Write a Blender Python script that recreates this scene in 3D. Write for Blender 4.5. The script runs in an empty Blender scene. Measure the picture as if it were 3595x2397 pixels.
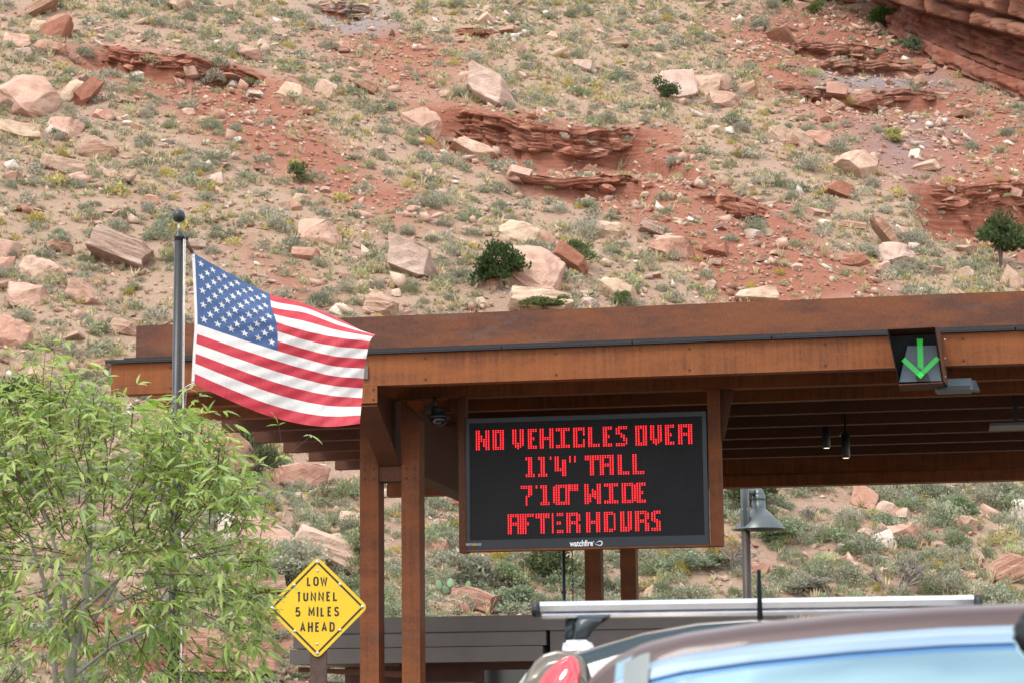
import bpy, bmesh, math, random
import numpy as np
from mathutils import Vector, Matrix, noise as mnoise
R = math.radians
S = bpy.context.scene
COL = S.collection

# ---------------------------------------------------------------- camera
FPX, CX, CY = 8300.0, 1797.5, 1198.5          # focal length and centre in photograph pixels
PITCH, ROLL, CAMZ = R(8.9), R(0.63), 1.4
FW = np.array([0, math.cos(PITCH), math.sin(PITCH)])
U0 = np.array([0, -math.sin(PITCH), math.cos(PITCH)])
R0 = np.array([1.0, 0, 0])
UP = U0 * math.cos(ROLL) + R0 * math.sin(ROLL)
RT = R0 * math.cos(ROLL) - U0 * math.sin(ROLL)
CAM = np.array([0, 0, CAMZ])
cd = bpy.data.cameras.new('camera')
cam = bpy.data.objects.new('camera', cd); COL.objects.link(cam)
cd.sensor_width = 36.0; cd.lens = 36.0 * FPX / 3595.0
cd.clip_start = 0.1; cd.clip_end = 3000
cd.dof.use_dof = True; cd.dof.focus_distance = 27.0; cd.dof.aperture_fstop = 11.0
m = Matrix((( RT[0], UP[0], -FW[0], 0), (RT[1], UP[1], -FW[1], 0), (RT[2], UP[2], -FW[2], CAMZ), (0, 0, 0, 1)))
cam.matrix_world = m
S.camera = cam

# ---------------------------------------------------------------- sky, sun, exposure
SUN_EL, SUN_AZ = R(56), R(222)               # azimuth clockwise from +Y: behind the camera, from the left
W = bpy.data.worlds.new('World'); S.world = W; W.use_nodes = True
nt = W.node_tree; nt.nodes.clear()
def N(t, typ, **kw):
    n = t.nodes.new(typ)
    for k, v in kw.items(): setattr(n, k, v)
    return n
out = N(nt, 'ShaderNodeOutputWorld'); bg = N(nt, 'ShaderNodeBackground'); bg.inputs[1].default_value = 0.115
sky = N(nt, 'ShaderNodeTexSky'); sky.sky_type = 'NISHITA'; sky.sun_disc = False
sky.sun_elevation = SUN_EL; sky.sun_rotation = SUN_AZ; sky.altitude = 1200; sky.dust_density = 1.0
tc = N(nt, 'ShaderNodeTexCoord'); nz = N(nt, 'ShaderNodeTexNoise'); nz.inputs['Scale'].default_value = 2.6
nz.inputs['Detail'].default_value = 6; nz.inputs['Roughness'].default_value = 0.55
cr = N(nt, 'ShaderNodeValToRGB'); cr.color_ramp.elements[0].position = 0.40; cr.color_ramp.elements[1].position = 0.58
cr.color_ramp.elements[0].color = (0.25,)*3 + (1,)
mx = N(nt, 'ShaderNodeMix', data_type='RGBA'); mx.inputs[7].default_value = (9.6, 9.7, 9.9, 1)
nt.links.new(tc.outputs['Generated'], nz.inputs['Vector']); nt.links.new(nz.outputs['Fac'], cr.inputs[0])
nt.links.new(cr.outputs[0], mx.inputs[0]); nt.links.new(sky.outputs[0], mx.inputs[6])
nt.links.new(mx.outputs[2], bg.inputs[0]); nt.links.new(bg.outputs[0], out.inputs[0])
sl = bpy.data.lights.new('sun', 'SUN'); sl.energy = 1.35; sl.angle = R(22); sl.color = (1.0, 0.955, 0.89)
so = bpy.data.objects.new('sun', sl); COL.objects.link(so)
sd = Vector((math.sin(SUN_AZ) * math.cos(SUN_EL), math.cos(SUN_AZ) * math.cos(SUN_EL), math.sin(SUN_EL)))
so.rotation_euler = sd.to_track_quat('Z', 'Y').to_euler(); so.location = (0, 0, 60)
vs = S.view_settings; vs.view_transform = 'Standard'; vs.look = 'None'; vs.gamma = 1; vs.exposure = 1.22
S.cycles.use_denoising = True
S.cycles.max_bounces = 5; S.cycles.diffuse_bounces = 3; S.cycles.glossy_bounces = 3; S.cycles.transmission_bounces = 3

# ---------------------------------------------------------------- helpers
def ray(px, py):
    px = np.asarray(px, float)[..., None]; py = np.asarray(py, float)[..., None]
    return FW * FPX + RT * (px - CX) - UP * (py - CY)
def proj(P):
    q = np.asarray(P, float) - CAM; w = q @ FW
    return np.stack([CX + FPX * (q @ RT) / w, CY - FPX * (q @ UP) / w], -1)
def at(px, py, Y):
    d = ray(px, py); return CAM + d * (Y / d[..., 1:2])
YAW = R(9.6)                                    # canopy frame: s along the front edge, t away from the road
EX = np.array([math.cos(YAW), -math.sin(YAW), 0]); DX = np.array([math.sin(YAW), math.cos(YAW), 0])
PO = np.array([-1.632, 27.0, 0])
def L(s, t, z): return PO + EX * s + DX * t + np.array([0, 0, z])
def cp(px, py, t):                              # photograph point on the vertical plane t -> (s, z)
    d = ray(px, py); o = CAM - PO
    k = (t - o @ DX) / (d @ DX); q = o + d * k
    return float(q @ EX), float(q[2])

def newobj(name, me, mat=None, parent=None):
    o = bpy.data.objects.new(name, me); COL.objects.link(o)
    if mat is not None and me is not None and not me.materials: me.materials.append(mat)
    if parent is not None: o.parent = parent
    return o
def tag(o, label=None, cat=None, group=None, kind=None):
    for k, v in (('label', label), ('category', cat), ('group', group), ('kind', kind)):
        if v: o[k] = v
    return o
def thing(name, label, cat, loc=(0, 0, 0), group=None):
    o = bpy.data.objects.new(name, None); COL.objects.link(o); o.empty_display_size = 0.1
    o.location = loc
    return tag(o, label, cat, group)
def fin(bm, name, mat, parent=None, smooth=False, bevel=0.0, seg=2):
    if bevel > 0:
        bmesh.ops.bevel(bm, geom=[e for e in bm.edges if len(e.link_faces) == 2 and e.calc_face_angle(0) > 0.5],
                        offset=bevel, segments=seg, affect='EDGES', profile=0.5, clamp_overlap=True)
    bmesh.ops.recalc_face_normals(bm, faces=bm.faces)
    me = bpy.data.meshes.new(name); bm.to_mesh(me); bm.free()
    if smooth:
        for p in me.polygons: p.use_smooth = True
    o = newobj(name, me, mat, parent)
    if parent is not None:                      # meshes are written in world space; keep them there under a moved empty
        o.matrix_parent_inverse = Matrix.Translation(-Vector(parent.location)) if parent.parent is None else Matrix.Identity(4)
    return o
def prism(bm, poly, vec):
    """extrude a polygon of 3D points along vec"""
    a = [bm.verts.new(Vector(p)) for p in poly]; b = [bm.verts.new(Vector(p) + Vector(vec)) for p in poly]
    n = len(a)
    bm.faces.new(a); bm.faces.new(b[::-1])
    for i in range(n): bm.faces.new((a[i], b[i], b[(i + 1) % n], a[(i + 1) % n]))
def lbox(bm, s0, s1, t0, t1, z0, z1):
    prism(bm, [L(s0, t0, z0), L(s1, t0, z0), L(s1, t0, z1), L(s0, t0, z1)], DX * (t1 - t0))
def LBOX(name, s0, s1, t0, t1, z0, z1, mat, parent=None, bevel=0.006):
    bm = bmesh.new(); lbox(bm, s0, s1, t0, t1, z0, z1); return fin(bm, name, mat, parent, bevel=bevel)
def tube(bm, pts, rad, n=10, caps=True):
    pts = [Vector(p) for p in pts]
    if not hasattr(rad, '__len__'): rad = [rad] * len(pts)
    rings = []
    ref = None
    for i, p in enumerate(pts):
        t = (pts[min(i + 1, len(pts) - 1)] - pts[max(i - 1, 0)]).normalized()
        if ref is None: ref = t.orthogonal().normalized()
        x = (ref - t * ref.dot(t)).normalized(); y = t.cross(x); ref = x
        rings.append([bm.verts.new(p + (x * math.cos(2 * math.pi * k / n) + y * math.sin(2 * math.pi * k / n)) * rad[i]) for k in range(n)])
    for a, b in zip(rings, rings[1:]):
        for k in range(n): bm.faces.new((a[k], a[(k + 1) % n], b[(k + 1) % n], b[k]))
    if caps: bm.faces.new(rings[0][::-1]); bm.faces.new(rings[-1])
def lathe(bm, c, prof, n=24, axis='z'):
    c = Vector(c); rings = []
    for r, z in prof:
        rings.append([bm.verts.new(c + Vector((r * math.cos(2 * math.pi * k / n), r * math.sin(2 * math.pi * k / n), z))) for k in range(n)])
    for a, b in zip(rings, rings[1:]):
        for k in range(n): bm.faces.new((a[k], a[(k + 1) % n], b[(k + 1) % n], b[k]))
    if prof[0][0] > 1e-4: bm.faces.new(rings[0][::-1])
    if prof[-1][0] > 1e-4: bm.faces.new(rings[-1])
def np_mesh(name, V, F, attrs=None):
    """V (n,3), F (m,3|4) ; attrs {name: (n,3)} stored as point colours"""
    me = bpy.data.meshes.new(name); k = F.shape[1]
    me.vertices.add(len(V)); me.vertices.foreach_set('co', np.ascontiguousarray(V, np.float32).ravel())
    me.loops.add(F.size); me.loops.foreach_set('vertex_index', np.ascontiguousarray(F, np.int32).ravel())
    me.polygons.add(len(F)); me.polygons.foreach_set('loop_start', np.arange(0, F.size, k, dtype=np.int32))
    me.update(calc_edges=True)
    for an, A in (attrs or {}).items():
        at_ = me.color_attributes.new(an, 'FLOAT_COLOR', 'POINT')
        at_.data.foreach_set('color', np.concatenate([A, np.ones((len(A), 1))], 1).astype(np.float32).ravel())
    return me

# ---------------------------------------------------------------- materials
def mat(name):
    m_ = bpy.data.materials.new(name); m_.use_nodes = True
    t = m_.node_tree; b = t.nodes['Principled BSDF']; return m_, t, b
def mixc(t, fac, a, b, mode='MIX'):
    n = N(t, 'ShaderNodeMix', data_type='RGBA'); n.blend_type = mode
    for sock, v in ((0, fac), (6, a), (7, b)):
        if hasattr(v, 'is_output') or isinstance(v, bpy.types.NodeSocket): t.links.new(v, n.inputs[sock])
        elif sock == 0: n.inputs[0].default_value = v
        else: n.inputs[sock].default_value = tuple(v) + (1,) if len(v) == 3 else v
    return n.outputs[2]
def noi(t, vec, scale, detail=5, rough=0.6, stretch=None, lo=None, hi=None, kind='noise', dist=0.0):
    if stretch:
        mp = N(t, 'ShaderNodeMapping'); mp.inputs['Scale'].default_value = stretch
        t.links.new(vec, mp.inputs[0]); vec = mp.outputs[0]
    if kind == 'noise':
        n = N(t, 'ShaderNodeTexNoise'); n.inputs['Scale'].default_value = scale; n.inputs['Detail'].default_value = detail
        n.inputs['Roughness'].default_value = rough; n.inputs['Distortion'].default_value = dist; o = n.outputs['Fac']
    else:
        n = N(t, 'ShaderNodeTexVoronoi'); n.inputs['Scale'].default_value = scale; o = n.outputs['Distance']
    t.links.new(vec, n.inputs['Vector'])
    if lo is not None:
        mr = N(t, 'ShaderNodeMapRange'); mr.inputs[1].default_value = lo; mr.inputs[2].default_value = hi
        t.links.new(o, mr.inputs[0]); o = mr.outputs[0]
    return o
def bump(t, b, h, strength=0.4, dist=0.02):
    n = N(t, 'ShaderNodeBump'); n.inputs['Strength'].default_value = strength; n.inputs['Distance'].default_value = dist
    t.links.new(h, n.inputs['Height']); t.links.new(n.outputs[0], b.inputs['Normal'])
def simple(name, col, rough=0.5, metal=0.0, var=0.15, scale=6.0, bmp=0.0, spec=None, coat=0.0):
    m_, t, b = mat(name); co = N(t, 'ShaderNodeTexCoord').outputs['Object']
    f = noi(t, co, scale, lo=0.3, hi=0.7)
    dk = tuple(c * (1 - var) for c in col); lt = tuple(min(1, c * (1 + var)) for c in col)
    t.links.new(mixc(t, f, dk, lt), b.inputs['Base Color'])
    b.inputs['Roughness'].default_value = rough; b.inputs['Metallic'].default_value = metal
    if spec is not None: b.inputs['Specular IOR Level'].default_value = spec
    if coat: b.inputs['Coat Weight'].default_value = coat; b.inputs['Coat Roughness'].default_value = 0.03
    if bmp: bump(t, b, noi(t, co, scale * 6), bmp, 0.01)
    return m_
def emit(name, col, strength):
    m_, t, b = mat(name); b.inputs['Base Color'].default_value = tuple(c * .3 for c in col) + (1,)
    b.inputs['Emission Color'].default_value = col + (1,); b.inputs['Emission Strength'].default_value = strength; return m_

def corten(name, a, b_, c, streak=1.0, patch=(0.07, 0.055, 0.05), pw=0.5, plo=0.60):
    """weathering steel: vertical run-off streaks, cloudy rust patches, grey mill-scale scuffs"""
    m_, t, b = mat(name); co = N(t, 'ShaderNodeTexCoord').outputs['Object']
    mp = N(t, 'ShaderNodeMapping'); mp.inputs['Rotation'].default_value = (0, 0, YAW); t.links.new(co, mp.inputs[0]); v = mp.outputs[0]
    cl = noi(t, v, 1.5, 8, 0.72, (0.55, 1, 1.8), 0.42, 0.60)
    x = mixc(t, cl, a, b_)
    st = noi(t, v, 9, 4, 0.7, (2.2, 2.2, 0.10), 0.35, 0.75)
    stm = N(t, 'ShaderNodeMath', operation='MULTIPLY'); stm.inputs[1].default_value = 0.55 * streak; t.links.new(st, stm.inputs[0])
    x = mixc(t, stm.outputs[0], x, c)
    fs = noi(t, v, 60, 3, 0.7, (1, 1, 0.35), 0.3, 0.7)
    x = mixc(t, 0.16, x, mixc(t, fs, (0.025, 0.008, 0.004), (0.33, 0.13, 0.045)))
    pa = noi(t, v, 0.9, 8, 0.72, (0.8, 1, 3.2), plo, plo + 0.11)
    pm = N(t, 'ShaderNodeMath', operation='MULTIPLY'); pm.inputs[1].default_value = pw; t.links.new(pa, pm.inputs[0])
    x = mixc(t, pm.outputs[0], x, patch)
    t.links.new(x, b.inputs['Base Color'])
    b.inputs['Roughness'].default_value = 0.72; b.inputs['Specular IOR Level'].default_value = 0.35
    bump(t, b, noi(t, v, 45, 4, 0.7), 0.25, 0.004)
    return m_
M = {}
M['corten'] = corten('corten_beam', (0.098, 0.0240, 0.0050), (0.190, 0.050, 0.0082), (0.250, 0.080, 0.0150), 1.3)
M['corten_fascia'] = corten('corten_fascia', (0.055, 0.0205, 0.0160), (0.140, 0.041, 0.0130), (0.128, 0.044, 0.0165), 0.45, (0.125, 0.082, 0.066), 0.5, 0.57)
M['corten_shaded'] = corten('corten_shaded_beam', (0.048, 0.0145, 0.0065), (0.072, 0.0215, 0.0080), (0.090, 0.030, 0.0110), 0.6)  # same steel as the front beam, darkened in its colour for canopy shade
M['corten_post'] = corten('corten_post', (0.080, 0.0215, 0.0075), (0.175, 0.046, 0.0095), (0.205, 0.064, 0.0170), 1.1)
M['gutter'] = simple('black_gutter_metal', (0.012, 0.012, 0.015), 0.45, 0.2, 0.3, 20)
M['soffit'] = simple('dark_soffit_metal', (0.018, 0.012, 0.010), 0.8, 0, 0.25, 4)
M['black'] = simple('black_painted_metal', (0.012, 0.014, 0.017), 0.4, 0, 0.25, 15)
M['bezel'] = simple('display_bezel', (0.007, 0.010, 0.015), 0.4, 0.0, 0.2, 12)
M['grey_metal'] = simple('grey_fascia_metal', (0.105, 0.088, 0.075), 0.55, 0.0, 0.12, 3)
M['bluegrey'] = simple('blue_grey_housing', (0.070, 0.096, 0.116), 0.45, 0.1, 0.1, 12)
M['bronze'] = simple('bronze_pole_paint', (0.030, 0.031, 0.031), 0.42, 0.3, 0.2, 8)
M['lamp_grey'] = simple('grey_lamp_enamel', (0.085, 0.102, 0.104), 0.35, 0.3, 0.12, 10)
M['lamp_pole'] = simple('brown_lamp_pole', (0.050, 0.037, 0.031), 0.5, 0.2, 0.15, 10)
M['rope'] = simple('halyard_rope', (0.55, 0.53, 0.48), 0.9, 0, 0.15, 60)
M['timber'] = simple('weathered_brown_post', (0.080, 0.047, 0.034), 0.85, 0, 0.35, 9, 0.5)
M['sign_yellow'] = simple('yellow_sign_sheet', (0.68, 0.435, 0.010), 0.45, 0, 0.05, 4)
M['sign_black'] = simple('black_sign_print', (0.022, 0.014, 0.008), 0.5, 0, 0.2, 30)
M['steel'] = simple('galvanised_bolt', (0.55, 0.54, 0.53), 0.35, 0.8, 0.2, 40)
M['white_print'] = simple('white_print', (0.80, 0.82, 0.84), 0.5, 0, 0.04, 30)
M['wall'] = simple('dark_brown_booth_wall', (0.085, 0.030, 0.020), 0.7, 0, 0.3, 3)
M['asphalt'] = simple('asphalt', (0.05, 0.048, 0.047), 0.9, 0, 0.3, 30, 0.4)
M['paint_line'] = simple('road_paint', (0.62, 0.48, 0.08), 0.7, 0, 0.15, 20)
M['concrete'] = simple('kerb_concrete', (0.36, 0.31, 0.27), 0.9, 0, 0.15, 8, 0.3)
M['lamp_on'] = emit('downlight_lens', (1.0, 0.82, 0.5), 0.7)
M['led'] = emit('red_led_lens', (1.0, 0.016, 0.024), 1.35)
M['led_halo'] = emit('red_led_bloom', (1.0, 0.0, 0.012), 0.085)  # bloom around the lit diodes, painted as dim emission
M['green'] = emit('green_led_lens', (0.05, 1.0, 0.09), 0.45)
M['green_halo'] = emit('green_led_bloom', (0.0, 0.6, 0.03), 0.03)  # glow around the arrow's diodes, painted as faint emission
def led_panel():
    m_, t, b = mat('led_panel_face'); co = N(t, 'ShaderNodeTexCoord').outputs['UV']
    s = []
    sx = N(t, 'ShaderNodeSeparateXYZ'); t.links.new(co, sx.inputs[0])
    for i in (0, 1):
        a = N(t, 'ShaderNodeMath', operation='FRACT'); t.links.new(sx.outputs[i], a.inputs[0])
        c = N(t, 'ShaderNodeMath', operation='SUBTRACT'); t.links.new(a.outputs[0], c.inputs[0]); c.inputs[1].default_value = 0.5
        q = N(t, 'ShaderNodeMath', operation='ABSOLUTE'); t.links.new(c.outputs[0], q.inputs[0]); s.append(q.outputs[0])
    mxx = N(t, 'ShaderNodeMath', operation='MAXIMUM'); t.links.new(s[0], mxx.inputs[0]); t.links.new(s[1], mxx.inputs[1])
    lt = N(t, 'ShaderNodeMath', operation='LESS_THAN'); t.links.new(mxx.outputs[0], lt.inputs[0]); lt.inputs[1].default_value = 0.24
    big = noi(t, N(t, 'ShaderNodeTexCoord').outputs['Object'], 1.6, 2, lo=0.3, hi=0.7)
    t.links.new(mixc(t, lt.outputs[0], mixc(t, big, (0.0035, 0.0032, 0.0040), (0.0075, 0.0070, 0.0080)), (0.026, 0.025, 0.026)), b.inputs['Base Color'])
    b.inputs['Roughness'].default_value = 0.6; b.inputs['Specular IOR Level'].default_value = 0.2
    return m_
M['panel'] = led_panel()
# ================================================================ canopy, booth, display, signals
ROOF_S1 = 9.5
def zb(t): return 5.13 + 0.018 * t
canopy = thing('steel_canopy', 'long rusty weathering steel canopy over the entrance lanes', 'canopy', tuple(L(0, 1.4, 0)))
def cbeam(name, s0, s1, t, z0, h, matl, back=0.16, th=0.022, parent=canopy):
    """channel section, web to the front, flanges pointing back"""
    bm = bmesh.new(); P = [(t, z0), (t + back, z0), (t + back, z0 + th), (t + th, z0 + th), (t + th, z0 + h - th), (t + back, z0 + h - th), (t + back, z0 + h), (t, z0 + h)]
    prism(bm, [L(s0, a, b) for a, b in P], EX * (s1 - s0))
    return fin(bm, name, matl, parent, bevel=0.012, seg=3)
cbeam('front_beam', -3.13, ROOF_S1, 0.0, zb(0), 0.362, M['corten'], 0.2)
bt = [1.45, 2.95, 4.5, 6.1, 7.7, 9.2, 10.9]
for t in bt:
    cbeam('roof_beam', -3.13, ROOF_S1, t, zb(t), 0.34, M['corten'] if t < 3.5 else M['corten_shaded'])  # deeper beams take the steel with shade painted in
fb = LBOX('far_beam', -2.6, ROOF_S1, 12.4, 12.62, 5.19, 5.55, M['corten'], canopy, 0.012)
LBOX('flange', -2.6, ROOF_S1, 12.36, 12.66, 5.00, 5.186, M['corten'], canopy, 0.015)
# roof deck: ribbed dark soffit sheet above the beams
bm = bmesh.new()
for k in range(43):
    t0 = 0.06 + k * 0.3
    zz = zb(t0) + 0.364
    P = [(t0, zz + 0.05), (t0 + 0.1, zz + 0.05), (t0 + 0.12, zz + 0.002), (t0 + 0.28, zz + 0.002), (t0 + 0.3, zz + 0.05), (t0 + 0.3, zz + 0.075), (t0, zz + 0.075)]
    prism(bm, [L(-3.0, a, b) for a, b in P], EX * (ROOF_S1 + 3.0))
fin(bm, 'roof_deck', M['soffit'], canopy)
# fascia above the gutter, built of long plates butted together
ss = [-3.0, 1.1, 5.2, ROOF_S1]
for a, b in zip(ss, ss[1:]):
    LBOX('fascia_plate', a + 0.0006, b - 0.0006, 0.5, 0.53, 5.50, 6.022, M['corten_fascia'], canopy, 0.006)
LBOX('parapet_return', -2.999, -2.97, 0.532, 12.4, 5.60, 6.018, M['corten_fascia'], canopy, 0.006)
# black drip edge in lengths with open seams
gs = [-3.19, -0.4, 1.55, 3.05, 4.62, 6.02, 7.3, ROOF_S1]
for i, (a, b) in enumerate(zip(gs, gs[1:])):
    bm = bmesh.new()
    lbox(bm, a, b - 0.012, -0.055, 0.60, 5.512, 5.536)
    lbox(bm, a, b - 0.012, -0.05, -0.028, 5.494, 5.511)
    fin(bm, 'drip_edge', M['gutter'], canopy, bevel=0.004)
# column pairs: cut tops, spacer plates
def column_pair(sc, t, ztop, cut=True):
    for sg in (-1, 1):
        a, b = (sc - 0.368, sc - 0.14) if sg < 0 else (sc + 0.14, sc + 0.36)
        bm = bmesh.new()
        if sg < 0: P = [(a, 0), (b, 0), (b, ztop), (a, ztop - (0.1 if cut else 0))]
        else: P = [(a, 0), (b, 0), (b, ztop - 0.27), (a, ztop)]
        prism(bm, [L(p, t, z) for p, z in P], DX * 0.31)
        fin(bm, 'post', M['corten_post'], canopy, bevel=0.012, seg=2)
    LBOX('spacer_plate', sc - 0.138, sc + 0.138, t + 0.02, t + 0.26, 4.15, 4.33, M['corten_shaded'], canopy, 0.01)
column_pair(-0.06, 1.25, zb(1.3) + 0.0)
column_pair(1.85, 7.0, zb(7.0) + 0.01)
# girders running back between the posts, tapered cantilever towards the road
def girder(sc, t_end):
    bm = bmesh.new()
    prof = [(0.02, zb(0) - 0.003), (0.02, 4.92), (1.25, 4.36), (t_end, 4.36), (t_end, zb(t_end) - 0.02)]
    for w0, w1 in ((-0.02, 0.02),):
        prism(bm, [L(sc + w0, t, z) for t, z in prof], EX * (w1 - w0))
    fin(bm, 'girder_web', M['corten_shaded'], canopy)
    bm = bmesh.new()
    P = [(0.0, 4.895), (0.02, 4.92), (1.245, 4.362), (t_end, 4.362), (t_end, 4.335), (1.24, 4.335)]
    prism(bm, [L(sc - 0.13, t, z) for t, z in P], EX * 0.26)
    fin(bm, 'girder_flange', M['corten_shaded'], canopy, bevel=0.005)
    LBOX('girder_end_plate', sc - 0.13, sc + 0.135, -0.012, 0.018, 4.93, zb(0) - 0.004, M['corten'], canopy, 0.004)
girder(-0.06, 12.3)
# bolted clip on the front beam above the girder
LBOX('splice_plate', -0.20, -0.03, -0.022, -0.002, 5.21, 5.36, M['grey_metal'], canopy, 0.004)

bolt_me = None
bm = bmesh.new(); bmesh.ops.create_cone(bm, segments=6, radius1=0.016, radius2=0.014, depth=0.014, cap_ends=True); bmesh.ops.rotate(bm, verts=bm.verts, matrix=Matrix.Rotation(R(90), 3, 'X')); bolt_me = bpy.data.meshes.new('bolt'); bm.to_mesh(bolt_me); bm.free(); bolt_me.materials.append(M['corten_shaded'])
for s_, t_, z_ in [(-0.15, -0.014, 4.97), (0.03, -0.014, 4.97), (-0.15, -0.014, 5.09), (0.03, -0.014, 5.09)] + [(a_, 1.245, z) for a_ in (-0.37, -0.26, 0.14, 0.24) for z in (4.18, 4.30)] + [(k_ * 1.52 - 2.4, -0.004, 5.19) for k_ in range(8)] + [(k_ * 1.52 - 2.4, -0.004, 5.43) for k_ in range(8)]:
    o = newobj('bolt', bolt_me, None, canopy); o.matrix_parent_inverse = Matrix.Translation(-Vector(canopy.location)); o.location = Vector(L(s_, t_, z_)); o.rotation_euler = (0, 0, -YAW)
# ---- message display
disp = thing('message_display', 'black LED message display in a rusty frame with four lines of red words', 'display', tuple(L(2.29, 1.46, 3.31)))
S0, S1, Z0, Z1, TD = 0.845, 3.735, 3.318, 4.890, 1.40
DT = 0.10
LBOX('cabinet', S0 + 0.002, S1 - 0.002, TD + 0.014, TD + 0.19, Z0 + 0.004, Z1 - 0.004, M['bezel'], disp, 0.006)
bz = 0.055
LBOX('bezel', S0, S1, TD, TD + 0.012, Z0, Z0 + 0.112, M['bezel'], disp, 0.004)
LBOX('bezel', S0, S1, TD, TD + 0.012, Z1 - bz, Z1, M['bezel'], disp, 0.004)
LBOX('bezel', S0, S0 + bz * 0.75, TD, TD + 0.012, Z0 + 0.113, Z1 - bz - 0.001, M['bezel'], disp, 0.004)
LBOX('bezel', S1 - bz * 0.9, S1, TD, TD + 0.012, Z0 + 0.113, Z1 - bz - 0.001, M['bezel'], disp, 0.004)
LBOX('bottom_lip', S0 - 0.002, S1 + 0.002, TD - 0.004, TD + 0.19, Z0 - 0.022, Z0 - 0.003, M['corten'], disp, 0.004)
pa, pb, pc, pd_ = S0 + bz * 0.75, S1 - bz * 0.9, Z0 + 0.112, Z1 - bz
bm = bmesh.new(); uvl = bm.loops.layers.uv.new('UVMap')
q = [bm.verts.new(L(*c)) for c in ((pa, TD + 0.008, pc), (pb, TD + 0.008, pc), (pb, TD + 0.008, pd_), (pa, TD + 0.008, pd_))]
f = bm.faces.new(q); PX = 0.0198
for lp, uv in zip(f.loops, ((0, 0), ((pb - pa) / PX, 0), ((pb - pa) / PX, (pd_ - pc) / PX), (0, (pd_ - pc) / PX))): lp[uvl].uv = uv
fin(bm, 'led_panel', M['panel'], disp)
LBOX('support_post', 0.745, 0.838, TD + 0.03, TD + 0.2, Z0 - 0.03, zb(1.45) - 0.004, M['corten_shaded'], disp, 0.006)
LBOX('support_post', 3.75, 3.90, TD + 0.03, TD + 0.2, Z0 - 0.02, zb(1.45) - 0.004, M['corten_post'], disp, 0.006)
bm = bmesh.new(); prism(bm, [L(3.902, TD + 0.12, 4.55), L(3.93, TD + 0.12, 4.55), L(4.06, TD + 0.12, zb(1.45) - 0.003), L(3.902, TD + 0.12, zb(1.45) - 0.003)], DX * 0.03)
fin(bm, 'gusset', M['corten_shaded'], disp, bevel=0.003)
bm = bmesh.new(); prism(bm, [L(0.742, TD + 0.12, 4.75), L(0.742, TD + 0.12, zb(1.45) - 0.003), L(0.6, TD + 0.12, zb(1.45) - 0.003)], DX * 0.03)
fin(bm, 'gusset', M['corten_shaded'], disp, bevel=0.003)
# red words, LED by LED.  Each glyph: rectangles (col0,row0,col1,row1), inclusive, 12 rows tall
G = {
 'N': [(0,0,1,11),(2,3,2,6),(3,5,3,9),(4,0,5,11)], 'O': [(0,0,1,11),(2,0,2,1),(2,10,2,11),(3,0,4,11)],
 'V': [(0,0,0,8),(1,0,1,10),(2,8,2,11),(3,0,3,10),(4,0,4,9)], 'E': [(0,0,1,11),(2,0,3,1),(2,5,2,6),(2,10,3,11)],
 'H': [(0,0,1,11),(4,0,5,11),(2,5,3,6)], 'I': [(0,0,5,1),(0,10,5,11),(2,2,3,9)],
 'C': [(0,0,1,11),(2,0,3,1),(2,10,3,11),(4,0,4,4),(4,7,4,11)], 'L': [(0,0,1,11),(2,10,4,11)],
 'S': [(1,0,4,1),(0,1,1,4),(2,4,2,6),(3,5,3,8),(4,7,4,10),(0,10,3,11)], 'R': [(0,0,1,11),(2,0,3,1),(2,5,3,6),(4,0,5,11)],
 '1': [(0,0,0,1),(1,0,2,11),(0,10,3,11)], "'": [(0,0,0,1)], '4': [(0,0,1,8),(2,7,2,8),(3,2,4,11)],
 '"': [(0,0,0,3),(2,0,2,3)], 'T': [(0,0,5,2),(2,3,3,11)], 'A': [(0,0,1,11),(2,0,3,1),(2,5,3,6),(4,0,5,11)],
 '7': [(0,0,4,1),(3,2,4,5),(3,6,3,6),(2,6,2,11)], '0': [(0,1,0,10),(1,0,2,11),(3,0,4,1),(3,10,4,11),(5,0,6,11)],
 'Q': [(0,0,3,3)], 'W': [(0,0,1,11),(2,6,2,10),(3,3,3,7),(4,4,4,8),(5,0,6,11)], 'D': [(0,0,1,11),(2,0,3,1),(2,10,3,11),(4,0,4,11),(5,1,5,10)],
 'F': [(0,0,1,11),(2,0,4,1),(2,5,2,6)], 'e': [(0,0,0,11),(2,0,4,1),(2,5,3,6),(2,10,4,11)], 'r': [(0,0,1,11),(2,0,3,1),(2,5,3,6),(4,0,4,11),(5,1,5,4),(5,7,5,11)],
 'o': [(0,0,1,11),(2,0,3,1),(2,10,3,11),(4,1,4,10)], 'U': [(0,0,1,11),(2,9,2,11),(3,0,3,11),(4,0,4,10)],
 's': [(1,0,3,1),(0,1,1,5),(1,5,2,6),(2,6,3,10),(0,10,3,11)],
}
LINES = [((1673, 1512.5), [('N',1673),('O',1732),('V',1801.5),('E',1855.6),('H',1897),('I',1954),('C',2015),('L',2067),('E',2119),('S',2164),('O',2233),('V',2285),('E',2337),('R',2383)]),
         ((1848, 1606), [('1',1848),('1',1892),("'",1933),('4',1950),('"',2001),('T',2056),('A',2108),('L',2171),('L',2223)]),
         ((1831, 1706), [('7',1831),("'",1883.5),('1',1900),('0',1944.5),('Q',2001),('W',2054.5),('I',2123.5),('D',2185),('E',2237)]),
         ((1785, 1806), [('A',1785),('F',1836.5),('T',1883),('e',1940),('r',1991),('H',2060.5),('o',2122.5),('U',2180),('r',2231.6),('s',2289)])]
CW, RH = 0.0294, 0.02015
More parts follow.
